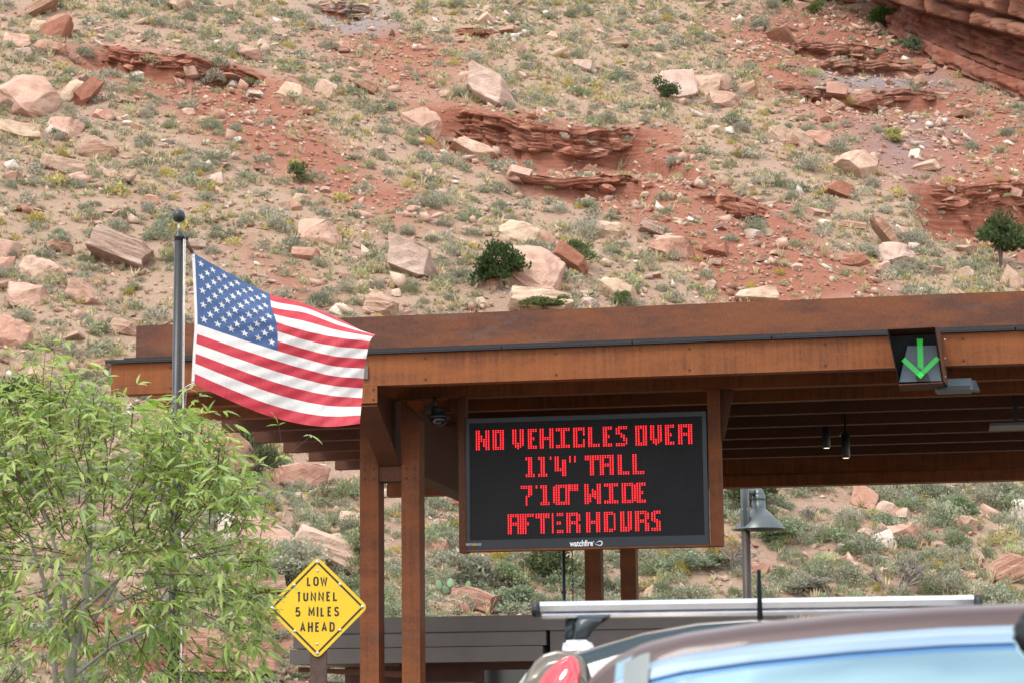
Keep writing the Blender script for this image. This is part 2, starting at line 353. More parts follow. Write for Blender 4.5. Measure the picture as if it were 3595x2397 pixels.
for (x0, y0), glyphs in LINES:
    zl = cp(x0, y0, TD)[1]
    for ch, px in glyphs:
        sg = cp(px, y0 - 0.034 * (px - x0), TD)[0]
        dots = set()
        for c0, r0, c1, r1 in G[ch]:
            for c in range(c0, c1 + 1):
                for r in range(r0, r1 + 1): dots.add((c, r))
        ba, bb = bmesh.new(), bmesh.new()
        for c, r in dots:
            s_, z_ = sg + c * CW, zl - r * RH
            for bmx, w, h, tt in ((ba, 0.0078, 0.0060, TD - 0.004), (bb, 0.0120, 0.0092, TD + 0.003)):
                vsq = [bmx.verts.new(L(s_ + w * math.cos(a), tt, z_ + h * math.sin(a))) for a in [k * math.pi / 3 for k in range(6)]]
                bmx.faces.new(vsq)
        o = fin(bb, 'letter', M['led_halo'], disp)  # bloom layer behind the diodes, slightly larger than each dot
        o2 = fin(ba, 'lit_diodes', M['led'], o); 
# maker's name on the lower bezel and the small sticker
def font_mesh(txt, name, matl, origin, ux, uy, size, parent, ext=0.0015, bold=0.012, xs=1.0):
    cu = bpy.data.curves.new(name, 'FONT'); cu.body = txt; cu.size = 1.0; cu.extrude = 0.0; cu.offset = bold; cu.resolution_u = 3
    o = bpy.data.objects.new(name, cu); COL.objects.link(o)
    bpy.context.view_layer.update()
    me = bpy.data.meshes.new_from_object(o.evaluated_get(bpy.context.evaluated_depsgraph_get()))
    bpy.data.objects.remove(o); bpy.data.curves.remove(cu)
    ux, uy = Vector(ux).normalized(), Vector(uy).normalized(); nz_ = ux.cross(uy)
    for v in me.vertices: v.co = Vector(origin) + ux * (v.co.x * size * xs) + uy * (v.co.y * size) + nz_ * ext
    me.materials.clear(); me.materials.append(matl)
    o = newobj(name, me, None, parent)
    if parent is not None and parent.parent is None: o.matrix_parent_inverse = Matrix.Translation(-Vector(parent.location))
    return o
sx, zx = cp(2001, 1916, TD)
sx2, _ = cp(2083, 1914, TD)
lg = font_mesh('watchfire', 'lettering', M['white_print'], L(sx, TD - 0.003, zx), EX, (0, 0, 1), 0.098, disp, xs=1.0, bold=0.028)
wl = max(v.co.dot(Vector(EX)) for v in lg.data.vertices) - min(v.co.dot(Vector(EX)) for v in lg.data.vertices)
k_ = (sx2 - sx) / wl
for v in lg.data.vertices:
    s_ = (v.co - Vector(L(sx, 0, 0))).dot(Vector(EX)); v.co += Vector(EX) * (s_ * (k_ - 1))
bm = bmesh.new()                                   # flame loop emblem
loop = [(2088, 1905.5), (2094, 1910), (2102, 1912.5), (2106, 1913), (2112, 1911), (2114.5, 1905), (2112, 1899), (2106, 1897.5), (2100, 1899.5), (2094, 1903)]
rr = [0.001, 0.0035, 0.0055, 0.0065, 0.008, 0.009, 0.008, 0.006, 0.004, 0.0015]
tube(bm, [L(cp(x, y, TD)[0], TD - 0.002, cp(x, y, TD)[1]) for x, y in loop], rr, 6)
fin(bm, 'emblem', M['white_print'], disp)
bm = bmesh.new(); c_ = cp(2084, 1900, TD); lathe(bm, (0, 0, 0), [(0.006, 0), (0.006, 0.002)], 10)
bmesh.ops.transform(bm, matrix=Matrix.Translation(Vector(L(c_[0], TD - 0.004, c_[1]))) @ Matrix.Rotation(R(90), 4, 'X'), verts=bm.verts)
fin(bm, 'registered_mark', M['white_print'], disp)
M['sticker_a'] = simple('sticker_grey', (0.22, 0.22, 0.2), 0.6, 0, 0.4, 60); M['sticker_b'] = simple('sticker_orange', (0.42, 0.22, 0.05), 0.6); M['sticker_c'] = simple('sticker_blue', (0.12, 0.24, 0.32), 0.6)
for k, (xa, xb, mm) in enumerate(((1636, 1656, 'sticker_a'), (1657, 1674, 'sticker_b'), (1675, 1690, 'sticker_c'))):
    a = cp(xa, 1914, TD); b = cp(xb, 1905, TD); LBOX('sticker', a[0], b[0], TD - 0.002, TD - 0.0005, a[1], b[1], M[mm], disp, 0)

# ---- lane signal: hooded housing, green arrow of diodes
sig = thing('lane_signal', 'rusty hooded lane signal showing a lit green down arrow', 'traffic signal', tuple(L(6.2, -0.3, 4.88)))
def P_(px, py, t): s_, z_ = cp(px, py, t); return np.array(L(s_, t, z_))
tl, tr, bl, br = P_(3115, 1158, -0.62), P_(3282, 1150, -0.62), P_(3155, 1346, -0.30), P_(3311, 1338, -0.30)
nrm = np.cross(tr - tl, bl - tl); nrm /= np.linalg.norm(nrm)
nrm = nrm if nrm[1] > 0 else -nrm                     # pointing away from the camera
rg = np.array([0.985, -0.17, 0.0])
bk = np.array([0.10, 0.52, 0.0])
def quad_slab(name, pts, off, matl, parent, bev=0.003):
    bm = bmesh.new(); prism(bm, pts, off); return fin(bm, name, matl, parent, bevel=bev)
w_ = 0.012
quad_slab('side_panel', [tl, bl, bl + bk, tl + bk * 1.3], rg * w_, M['black'], sig)
e1 = P_(3322, 1160, -0.40) ; e2 = P_(3328, 1342, -0.12)
quad_slab('side_panel', [tr, br, br + np.array([0.14, 0.50, 0]), tr + np.array([0.18, 0.62, 0.0])], rg * w_, M['corten_fascia'], sig)
quad_slab('hood_top', [tl + [0, 0, 0.004], tr + [0, 0, 0.004], tr + bk * 1.3 + [0, 0, 0.004], tl + bk * 1.3 + [0, 0, 0.004]], np.array([0, 0, 0.014]), M['corten_fascia'], sig)
quad_slab('hood_floor', [bl - [0, 0, 0.004], br - [0, 0, 0.004], br + bk - [0, 0, 0.004], bl + bk - [0, 0, 0.004]], np.array([0, 0, -0.012]), M['corten_fascia'], sig)
quad_slab('back_plate', [tl + bk * 0.9, tr + bk * 0.9, br + bk * 0.6, bl + bk * 0.6], nrm * 0.01, M['black'], sig)
# glass reflection put in as a pale solid panel, with a dark patch
ft = -0.50
def ap(px, py, t=ft): return P_(px, py, t)
quad_slab('reflection_panel', [ap(3186, 1214, -0.30), ap(3287, 1212, -0.30), ap(3306, 1336, -0.30), ap(3157, 1340, -0.30)], np.array([0, 0.008, 0]), M['bluegrey'], sig, 0)
quad_slab('dark_patch', [ap(3214, 1322, -0.305), ap(3222, 1308, -0.305), ap(3240, 1302, -0.305), ap(3258, 1312, -0.305), ap(3268, 1336, -0.305), ap(3220, 1338, -0.305)], np.array([0, 0.003, 0]), M['black'], sig, 0)
ba, bb = bmesh.new(), bmesh.new()
def gdot(px, py):
    c = ap(px, py, -0.42)
    for bmx, w, h, dy in ((ba, 0.0062, 0.0042, -0.006), (bb, 0.0095, 0.0068, 0.0)):
        bmx.faces.new([bmx.verts.new(c + np.array([w * math.cos(a), dy, h * math.sin(a)])) for a in [k * math.pi / 3 for k in range(6)]])
ZX = lambda x: 3060 + x / 6.03
ZY = lambda y: 1130 + y / 6.03
for r in range(26):
    y = 372 + r * 24.4; sh = r * 0.75
    for c in ((970, 1022, 1068) if r % 2 == 0 else (995, 1042)):
        if r == 25 : c_list = (1022,)
        if r >= 25 and c != 1042: continue
        gdot(ZX(c + sh), ZY(y))
for sgn in (-1, 1):
    for r in range(18):
        for c in range(3):
            if sgn < 0: x = 650 + r * 23 + c * 25; y = 820 + r * 21 - c * 26
            else: x = 1418 - r * 23 - c * 26; y = 792 + r * 22.5 - c * 24
            gdot(ZX(x), ZY(y))
o = fin(bb, 'green_arrow', M['green_halo'], sig); fin(ba, 'lit_diodes', M['green'], o)  # painted glow layer first, then the diodes in front of it
for px, py in ((3317, 1192), (3318, 1257), (3319, 1322)):
    c = P_(px, py, -0.18); bm = bmesh.new(); bmesh.ops.create_icosphere(bm, subdivisions=1, radius=0.011); bmesh.ops.translate(bm, verts=bm.verts, vec=c); fin(bm, 'bolt', M['steel'], sig)
# bracket from the front beam
LBOX('bracket', 6.2, 6.32, -0.10, -0.004, 5.16, 5.40, M['corten_shaded'], sig, 0.004)

# ---- blue grey camera housing below the beam
ch = thing('camera_housing', 'blue grey camera housing under the beam beside the green arrow signal', 'camera', tuple(L(6.65, 0.2, 4.85)))
bm = bmesh.new()
a0, a1, zz0, zz1 = 6.40, 6.80, 4.905, 5.005
prism(bm, [L(a0, 0.12, zz0), L(a0 + 0.03, 0.12, zz0 - 0.03), L(a1, 0.12, zz0 - 0.03), L(a1, 0.12, zz1), L(a0, 0.12, zz1)], DX * 0.34)
fin(bm, 'housing', M['bluegrey'], ch, bevel=0.006)
bm = bmesh.new(); prism(bm, [L(a1 + 0.002, 0.2, zz0 - 0.02), L(a1 + 0.09, 0.26, zz0 - 0.02), L(a1 + 0.05, 0.26, zz1 - 0.01), L(a1 + 0.002, 0.2, zz1 - 0.01)], DX * 0.2); fin(bm, 'side_fin', M['bluegrey'], ch)
LBOX('window', a0 + 0.10, a1 - 0.02, 0.112, 0.119, zz0 - 0.022, zz0 + 0.008, M['black'], ch, 0.002)
LBOX('seam', a0 + 0.02, a1 - 0.003, 0.114, 0.119, zz0 + 0.014, zz0 + 0.018, M['black'], ch, 0)
LBOX('mount', 6.55, 6.60, 0.3, 0.34, zz1 + 0.001, zb(0) + 0.018, M['corten_shaded'], ch, 0.003)

# ---- dome camera on a stem left of the display
dc = thing('dome_camera', 'dark dome camera hanging beneath the canopy left of the display', 'camera', tuple(L(0.55, 0.9, 4.85)))
c0 = Vector(L(cp(1548, 1460, 0.95)[0], 0.95, 0)); zc = cp(1548, 1455, 0.95)[1]
bm = bmesh.new(); tube(bm, [c0 + Vector((-0.07, 0, 0.08 + zc)), c0 + Vector((-0.07, 0, zc + 0.22))], 0.02, 10); fin(bm, 'stem', M['black'], dc, True)
bm = bmesh.new(); lathe(bm, c0 + Vector((-0.03, 0, zc)), [(0.075, 0.09), (0.085, 0.06), (0.085, 0.0), (0.13, -0.012), (0.14, -0.03), (0.135, -0.04)], 24); fin(bm, 'housing', M['black'], dc, True)
bm = bmesh.new(); lathe(bm, c0 + Vector((-0.03, 0, zc)), [(0.105, -0.041), (0.10, -0.075), (0.075, -0.11), (0.035, -0.13), (0.0, -0.135)], 24)
M['domeglass'] = simple('smoked_dome', (0.01, 0.012, 0.015), 0.06, 0, 0.1, 5, spec=0.8); fin(bm, 'dome', M['domeglass'], dc, True)
LBOX('junction_box', 0.36, 0.52, 1.30, 1.44, 4.97, 5.06, M['black'], dc, 0.004)

# ---- downlights
for i, (px, ya, yb, t) in enumerate(((2902, 1490, 1571, 6.6), (2970, 1525, 1606, 5.3))):
    lab = ('black tube downlight under the canopy, nearer the display', 'black tube downlight under the canopy, lower of the two')[i]
    s_, zlo = cp(px, yb, t); _, zhi = cp(px, ya, t)
    d_ = thing('downlight', lab, 'lamp', tuple(L(s_, t, zlo)), 'tube downlights under the canopy')
    c = Vector(L(s_, t, 0))
    bm = bmesh.new(); lathe(bm, c, [(0.052, zlo), (0.056, zlo + 0.01), (0.056, zhi), (0.03, zhi + 0.02), (0.012, zhi + 0.03), (0.012, zb(t) + 0.30)], 18); fin(bm, 'tube', M['black'], d_, True)
    bm = bmesh.new(); lathe(bm, c, [(0.04, zlo - 0.004), (0.04, zlo - 0.001)], 18); fin(bm, 'lens', M['lamp_on'], d_)
    LBOX('bracket', s_ - 0.07, s_ - 0.05, t - 0.2, t - 0.02, zhi - 0.02, zhi + 0.02, M['black'], d_, 0.003)
fl = thing('panel_light', 'flat grey panel light under the canopy at the photo edge', 'lamp', tuple(L(7.2, 4.0, 4.9)))
sa, za = cp(3474, 1503, 4.3)
LBOX('housing', sa, sa + 0.75, 4.0, 4.6, za, za + 0.035, M['bluegrey'], fl, 0.006)
LBOX('stem', sa + 0.3, sa + 0.36, 4.25, 4.31, za + 0.036, zb(4.3) + 0.35, M['black'], fl, 0.003)

# ---- booth with grey metal fascia
booth = thing('toll_booth', 'low entrance booth with grey metal fascia boards behind the rusty posts', 'booth', tuple(L(1.2, 4.0, 0)))
LBOX('parapet', -1.56, 4.55, 2.62, 5.6, 2.394, 2.585, M['grey_metal'], booth, 0.01)
LBOX('fascia_board', -1.60, 1.60, 2.58, 5.62, 2.212, 2.382, M['grey_metal'], booth, 0.008)
LBOX('fascia_board', -1.64, 1.56, 2.56, 5.60, 2.02, 2.203, M['grey_metal'], booth, 0.008)
LBOX('drip_trim', -1.59, 1.615, 2.565, 5.55, 2.383, 2.393, M['gutter'], booth, 0.002)
LBOX('fascia_board', 1.64, 4.5, 2.66, 5.5, 2.02, 2.392, M['grey_metal'], booth, 0.008)
LBOX('wall', -0.4, 4.3, 3.3, 5.2, 0.0, 2.019, M['wall'], booth, 0.01)
M['glass_dark'] = simple('booth_window_glass', (0.02, 0.02, 0.024), 0.08, 0, 0.2, 2, spec=0.6)
LBOX('window', 0.7, 1.5, 3.285, 3.298, 0.9, 1.93, M['glass_dark'], booth, 0.004)
LBOX('window_frame', 1.52, 1.60, 3.27, 3.298, 0.85, 1.98, M['black'], booth, 0.004)
LBOX('counter', -1.5, 0.6, 3.05, 3.28, 1.70, 1.78, M['grey_metal'], booth, 0.006)
bm = bmesh.new(); prism(bm, [L(-1.58, 2.75, 1.99), L(-1.58, 2.75, 1.93), L(0.05, 2.75, 1.82), L(0.05, 2.75, 1.90)], DX * 0.1); fin(bm, 'brace', M['corten_shaded'], booth, bevel=0.004)
bm = bmesh.new(); prism(bm, [L(-1.50, 2.95, 1.83), L(-1.50, 2.95, 1.77), L(-0.4, 2.95, 1.70), L(-0.4, 2.95, 1.74)], DX * 0.1); fin(bm, 'brace', M['grey_metal'], booth, bevel=0.004)
LBOX('back_wall', -1.5, -0.42, 4.9, 5.1, 0.0, 2.019, M['wall'], booth, 0.01)

# ---- drain pipe and rain chain below the display
dp = thing('drain_pipe', 'thin dark drain pipe beside the hanging chain', 'pipe', tuple(L(1.2, 6.0, 0)))
s_, _ = cp(1979, 2000, 6.0); bm = bmesh.new(); tube(bm, [L(s_, 6.0, 0.02), L(s_, 6.0, zb(6.0) - 0.01)], 0.026, 12); fin(bm, 'pipe', M['black'], dp, True)
LBOX('strap', s_ - 0.032, s_ + 0.032, 5.968, 6.03, 3.0, 3.04, M['black'], dp, 0.002)
rc = thing('rain_chain', 'hanging rain chain of dark links beside the drain pipe', 'chain', tuple(L(1.35, 6.0, 0)))
s_, _ = cp(2010, 2000, 6.0)
bm = bmesh.new()
pts = [Vector((0.012 * math.cos(a), 0, 0.026 * math.sin(a))) for a in [2 * math.pi * k / 10 for k in range(11)]]
tube(bm, pts, 0.0045, 5, False)
me = bpy.data.meshes.new('link'); bm.to_mesh(me); bm.free(); me.materials.append(M['black'])
nl = 62
for k in range(nl):
    o = newobj('link', me, None, rc); base = Vector(L(s_, 6.0, zb(6.0) - 0.02 - k * 0.043))
    o.matrix_parent_inverse = Matrix.Translation(-Vector(rc.location)); o.location = base; o.rotation_euler = (0, 0, (k % 2) * R(90) + R(20))

# ---- lamp post with bell shade beyond the canopy
lp_ = at(2624, 2100, 41.0)
lamp = thing('street_lamp', 'grey bell shade street lamp on a brown pole beyond the canopy', 'street lamp', (lp_[0], lp_[1], 0))
Lx, Ly = lp_[0], lp_[1]
def lz(py, px=2624, Y=41.0): return float(at(px, py, Y)[2])
bm = bmesh.new(); lathe(bm, (Lx, Ly, 0), [(0.078, -0.3), (0.076, lz(1862))], 18); fin(bm, 'pole', M['lamp_pole'], lamp, True)
bm = bmesh.new(); lathe(bm, (Lx, Ly, 0), [(0.079, lz(1861)), (0.081, lz(1858)), (0.079, lz(1690)), (0.05, lz(1675))], 18); fin(bm, 'sleeve', M['lamp_grey'], lamp, True)
shx = at(2666, 1860, 41.25)
bm = bmesh.new(); zr = lz(1858, 2666, 41.25); zt = lz(1786, 2666, 41.25)
lathe(bm, (shx[0], shx[1], 0), [(0.118, zt + 0.17), (0.122, zt + 0.01), (0.125, zt), (0.14, zt - 0.005), (0.462, zr + 0.01), (0.465, zr), (0.455, zr), (0.13, zt - 0.02), (0.0, zt - 0.02)], 40)
fin(bm, 'shade', M['lamp_grey'], lamp, True)
bm = bmesh.new(); lathe(bm, (shx[0], shx[1], 0), [(0.124, zt + 0.172), (0.124, zt + 0.19), (0.115, zt + 0.19), (0.11, zt + 0.26), (0.085, zt + 0.33), (0.045, zt + 0.37), (0.0, zt + 0.375)], 24); fin(bm, 'cap', M['lamp_grey'], lamp, True)
bm = bmesh.new(); tube(bm, [(Lx, Ly, zt + 0.28), (shx[0] - 0.06, shx[1], zt + 0.30)], 0.06, 12); fin(bm, 'arm', M['lamp_grey'], lamp, True)
for py in (1786, 1788, 1846, 1850):
    for dx in (-0.045, 0.03):
        bm = bmesh.new(); bmesh.ops.create_icosphere(bm, subdivisions=1, radius=0.009); bmesh.ops.translate(bm, verts=bm.verts, vec=(Lx + dx, Ly - 0.072, lz(py))); fin(bm, 'bolt', M['steel'], lamp)
# ================================================================ ground, road, hillside
def hash2(ix, iy, seed):
    h = (ix.astype(np.int64) * 374761393 + iy.astype(np.int64) * 668265263 + seed * 974711) & 0x7fffffff
    h = ((h ^ (h >> 13)) * 1274126177) & 0x7fffffff
    return ((h ^ (h >> 16)) & 0xffff) / 65535.0
def vn(x, y, seed=0):
    ix, iy = np.floor(x), np.floor(y); fx, fy = x - ix, y - iy
    fx = fx * fx * (3 - 2 * fx); fy = fy * fy * (3 - 2 * fy)
    a, b = hash2(ix, iy, seed), hash2(ix + 1, iy, seed); c, d = hash2(ix, iy + 1, seed), hash2(ix + 1, iy + 1, seed)
    return (a + (b - a) * fx) + ((c + (d - c) * fx) - (a + (b - a) * fx)) * fy
def fbm(x, y, seed, o=4, g=0.5):
    s = 0; a = 1.0; t = 0
    for k in range(o): s = s + a * (vn(x * 2 ** k + 17.3 * k, y * 2 ** k - 9.1 * k, seed + k) - 0.5); t += a; a *= g
    return s / t * 2
BETA = R(17); CB, SB = math.cos(BETA), math.sin(BETA)
pv = np.array([-200, 37, 40, 44, 50, 58, 68, 90, 120, 160, 240.]); ps = np.array([0, 0.0, 0.12, 0.34, 0.46, 0.54, 0.58, 0.60, 0.60, 0.55, 0.5])
_v = np.arange(-200, 260, 0.25); _z = np.concatenate([[0], np.cumsum(np.interp((_v[1:] + _v[:-1]) / 2, pv, ps) * 0.25)])
def hill_base(x, y):
    x = np.asarray(x, float); y = np.asarray(y, float)
    v = y * CB - x * SB
    z = np.interp(v, _v, _z)
    k = np.clip((v - 38) / 8, 0, 1)
    z = z + k * (0.9 * fbm(x / 15, y / 15, 3, 3) + 0.22 * fbm(x / 3.1, y / 3.1, 11, 4))
    # diagonal runnels falling to the right of the picture
    q = (x * 0.80 + y * 0.60)
    z = z + k * (0.70 * fbm(q / 5.5, (y - x) / 40, 23, 3) + 0.16 * fbm(q / 1.3, (y - x) / 14, 27, 3))
    return z
SCARPS = []
def scarp_delta(x, y):
    dz = np.zeros_like(x)
    for P, s, Lw in SCARPS:
        dmin = np.full(x.shape, 1e9); sgn = np.zeros_like(x); arc = np.zeros_like(x); tot = 0
        seg = np.linalg.norm(P[1:] - P[:-1], axis=1); T = seg.sum()
        for a, b, l in zip(P[:-1], P[1:], seg):
            d = b - a; t = np.clip(((x - a[0]) * d[0] + (y - a[1]) * d[1]) / (l * l), 0, 1)
            cx, cy = a[0] + t * d[0], a[1] + t * d[1]; dd = np.hypot(x - cx, y - cy)
            side = (x - a[0]) * d[1] - (y - a[1]) * d[0]
            mk = dd < dmin; dmin = np.where(mk, dd, dmin); sgn = np.where(mk, np.sign(side), sgn); arc = np.where(mk, tot + t * l, arc); tot += l
        dd = dmin * sgn + 0.35 * fbm(x / 0.9, y / 0.9, 71, 3)        # positive: downhill of the lip
        e = np.clip(np.minimum(arc, T - arc) / (0.18 * T + 0.3), 0, 1); e = e * e * (3 - 2 * e)
        lip = np.clip(dd / 0.22, 0, 1); fall = np.clip(1 - (dd - 0.22) / Lw, 0, 1); fall = np.where(dd < 0.22, 1, fall * fall * (3 - 2 * fall))
        e = np.where((arc < 1e-6) | (arc > T - 1e-6), 0, e)
        dz = dz - s * e * lip * fall
    return dz
# fan-shaped grid: columns along lines of equal bearing so that detail follows distance
nb, ny = 470, 620
bear = np.linspace(-0.34, 0.36, nb); RP = 1.25
rows = 37.5 + (178 - 37.5) * np.linspace(0, 1, ny) ** RP
BX, BY = np.meshgrid(bear, rows); GXX = BX * BY; GYY = BY
ZB = hill_base(GXX, GYY); GRID = {'full': ZB}
def look(Z, x, y):
    x = np.asarray(x, float); y = np.asarray(y, float)
    fi = np.clip((np.clip((y - 37.5) / (178 - 37.5), 0, 1)) ** (1 / RP) * (ny - 1), 0, ny - 1.001); fj = np.clip((x / np.maximum(y, 1) + 0.34) / 0.70 * (nb - 1), 0, nb - 1.001)
    i = fi.astype(int); j = fj.astype(int); a = fi - i; b = fj - j
    return (Z[i, j] * (1 - a) + Z[i + 1, j] * a) * (1 - b) + (Z[i, j + 1] * (1 - a) + Z[i + 1, j + 1] * a) * b
def base_z(x, y): return look(ZB, x, y)
def hill_z(x, y): return look(GRID['full'], x, y)
def hit(px, py, fn=None):
    """where the line of sight through a photograph point meets the slope -> (n,3)"""
    fn = fn or hill_z
    px = np.atleast_1d(np.asarray(px, float)); py = np.atleast_1d(np.asarray(py, float))
    d = ray(px, py); d = d / d[:, 1:2]
    lo = np.full(len(px), 37.0); done = np.zeros(len(px), bool)
    for Y in np.arange(37, 190, 0.5):
        P = CAM + d * Y; below = P[:, 2] < fn(P[:, 0], P[:, 1]); new = below & ~done
        lo[new] = Y; done |= below
        if done.all(): break
    lo[~done] = 190; hi = lo.copy(); lo = lo - 0.5
    for _ in range(12):
        md = (lo + hi) / 2; P = CAM + d * md[:, None]; b = P[:, 2] < fn(P[:, 0], P[:, 1])
        hi = np.where(b, md, hi); lo = np.where(b, lo, md)
    return CAM + d * hi[:, None]
OV = 3595 / 2352.0
def hov(pts, fn=None):
    a = np.array(pts, float) * OV; return hit(a[:, 0], a[:, 1], fn)
SC_DEF = [([(150, 98), (230, 105), (300, 118), (400, 132), (520, 150), (590, 168), (655, 195)], 1.05, 4.5),
          ([(970, 243), (1060, 255), (1170, 268), (1230, 290), (1330, 302), (1420, 296), (1535, 303)], 1.45, 6.0),
          ([(1130, 395), (1230, 405), (1330, 410), (1430, 405), (1520, 420)], 0.7, 3.0),
          ([(1590, 456), (1650, 450), (1710, 458), (1795, 487)], 0.9, 3.5),
          ([(2075, 424), (2150, 428), (2250, 424), (2360, 420), (2450, 420)], 2.0, 7.0),
          ([(1745, 196), (1840, 198), (1920, 206), (2060, 208), (2200, 216)], 1.0, 4.0),
          ([(1750, 100), (1860, 98), (1990, 108), (2120, 128)], 0.7, 3.0),
          ([(1830, 138), (1930, 140), (2060, 146), (2170, 158)], 0.6, 2.5),
          ([(700, 12), (790, 8), (880, 20)], 0.8, 3.0), ([(1030, 72), (1090, 66), (1140, 72)], 0.6, 2.0)]
for pts, s, Lw in SC_DEF:
    SCARPS.append((hov(pts, base_z)[:, :2], s, Lw))
GRID['full'] = ZB + scarp_delta(GXX, GYY)
def poly_world(pts): return hov(pts, base_z)[:, :2]
def in_poly(x, y, P):
    c = np.zeros(x.shape, bool); n = len(P)
    for i in range(n):
        a, b = P[i], P[(i + 1) % n]
        k = ((a[1] > y) != (b[1] > y)) & (x < (b[0] - a[0]) * (y - a[1]) / (b[1] - a[1] + 1e-12) + a[0]); c ^= k
    return c
def poly_soft(x, y, P, w):
    dm = np.full(x.shape, 1e9)
    for i in range(len(P)):
        a, b = P[i], P[(i + 1) % len(P)]; d = b - a; t = np.clip(((x - a[0]) * d[0] + (y - a[1]) * d[1]) / (d @ d), 0, 1)
        dm = np.minimum(dm, np.hypot(x - a[0] - t * d[0], y - a[1] - t * d[1]))
    sd_ = np.where(in_poly(x, y, P), dm, -dm)
    return np.clip(0.5 + sd_ / (2 * w), 0, 1)
RED = [(poly_world([(150, 100), (400, 135), (650, 190), (700, 300), (820, 390), (980, 470), (930, 500), (760, 430), (560, 350), (420, 250), (280, 190)]), 1.6, 0.85),
       (poly_world([(960, 243), (1180, 265), (1330, 300), (1540, 298), (1590, 440), (1800, 480), (1860, 590), (1990, 650), (1900, 690), (1700, 690), (1620, 580), (1480, 510), (1340, 430), (1180, 370), (1010, 300)]), 1.4, 1.0),
       (poly_world([(2080, 420), (2360, 416), (2450, 420), (2450, 580), (2352, 590), (2250, 530), (2160, 470)]), 0.8, 1.0),
       (poly_world([(1640, 60), (1800, 20), (1960, 10), (2160, 130), (2260, 210), (2450, 270), (2450, 420), (2080, 420), (1950, 330), (1760, 210)]), 1.6, 0.62),
       (poly_world([(720, 70), (880, 60), (1100, 110), (1060, 180), (960, 240), (830, 190)]), 1.5, 0.5),
       (poly_world([(560, 560), (700, 640), (760, 700), (690, 700), (600, 620)]), 1.0, 0.5),
       (poly_world([(1120, 262), (1250, 290), (1540, 310), (1640, 420), (1790, 480), (1900, 590), (2080, 690), (1700, 700), (1560, 560), (1400, 470), (1230, 390)]), 0.9, 1.0),
       (poly_world([(430, 1430), (640, 1400), (660, 1600), (380, 1600), (60, 1500), (200, 1380)]), 0.6, 0.9)]
GREY = [(poly_world([(1850, 150), (2000, 150), (2140, 165), (2200, 205), (2050, 205), (1880, 190)]), 0.9, 1.0),
        (poly_world([(1960, 300), (2090, 260), (2180, 300), (2160, 360), (2080, 400), (2000, 350)]), 1.6, 0.6),
        (poly_world([(700, 10), (880, 15), (900, 60), (760, 75)]), 0.9, 0.8)]
def masks(x, y):
    n1 = fbm(x / 2.2, y / 2.2, 41, 4); n2 = fbm(x / 0.7, y / 0.7, 47, 3)
    r = np.zeros_like(x); g = np.zeros_like(x)
    for P, w, k in RED: r = np.maximum(r, poly_soft(x, y, P, w) * k)
    for P, w, k in GREY: g = np.maximum(g, poly_soft(x, y, P, w) * k)
    r = np.clip(0.10 + 1.6 * r + 0.34 * n1 * (0.30 + r) + 0.12 * n2, 0, 1); g = np.clip(g + 0.3 * n1 * (g > 0.02), 0, 1)
    gr = np.clip(0.54 + 1.2 * n1 + 0.5 * n2, 0, 1) * (1 - r)
    return r, g, gr
def soil_material():
    m_, t, b = mat('hillside_soil'); at_ = N(t, 'ShaderNodeAttribute'); at_.attribute_name = 'mask'
    sp = N(t, 'ShaderNodeSeparateColor'); t.links.new(at_.outputs['Color'], sp.inputs[0])
    co = N(t, 'ShaderNodeTexCoord').outputs['Object']
    n1 = noi(t, co, 1.3, 8, 0.7, lo=0.3, hi=0.7); n2 = noi(t, co, 9, 6, 0.75, lo=0.3, hi=0.7); n3 = noi(t, co, 34, 4, 0.7, lo=0.35, hi=0.65)
    deb = mixc(t, n2, (0.39, 0.232, 0.165), (0.57, 0.410, 0.305))
    grass = mixc(t, n3, (0.43, 0.305, 0.210), (0.60, 0.470, 0.335))
    red = mixc(t, n1, (0.330, 0.118, 0.072), (0.450, 0.192, 0.124)); red = mixc(t, n3, red, (0.40, 0.180, 0.118))
    # banding of the beds where the slope is cut
    sz = noi(t, co, 2.2, 5, 0.7, (0.08, 0.08, 3.2), 0.40, 0.62)
    geo = N(t, 'ShaderNodeNewGeometry'); sn = N(t, 'ShaderNodeSeparateXYZ'); t.links.new(geo.outputs['Normal'], sn.inputs[0])
    st = N(t, 'ShaderNodeMapRange'); st.inputs[1].default_value = 0.72; st.inputs[2].default_value = 0.45; t.links.new(sn.outputs[2], st.inputs[0])
    bed = mixc(t, sz, (0.26, 0.090, 0.054), (0.40, 0.165, 0.105))
    grey = mixc(t, n2, (0.25, 0.215, 0.215), (0.37, 0.335, 0.33))
    x = mixc(t, sp.outputs[2], deb, grass)
    x = mixc(t, sp.outputs[0], x, red)
    x = mixc(t, sp.outputs[1], x, grey)
    x = mixc(t, st.outputs[0], x, bed)
    t.links.new(x, b.inputs['Base Color']); b.inputs['Roughness'].default_value = 0.95; b.inputs['Specular IOR Level'].default_value = 0.15
    ad = N(t, 'ShaderNodeMath', operation='ADD'); t.links.new(n2, ad.inputs[0]); t.links.new(sz, ad.inputs[1])
    bump(t, b, ad.outputs[0], 0.8, 0.12)
    return m_
M['soil'] = soil_material()
X, Y = GXX, GYY; Zt = GRID['full']
mr, mg, mgr = masks(X, Y)
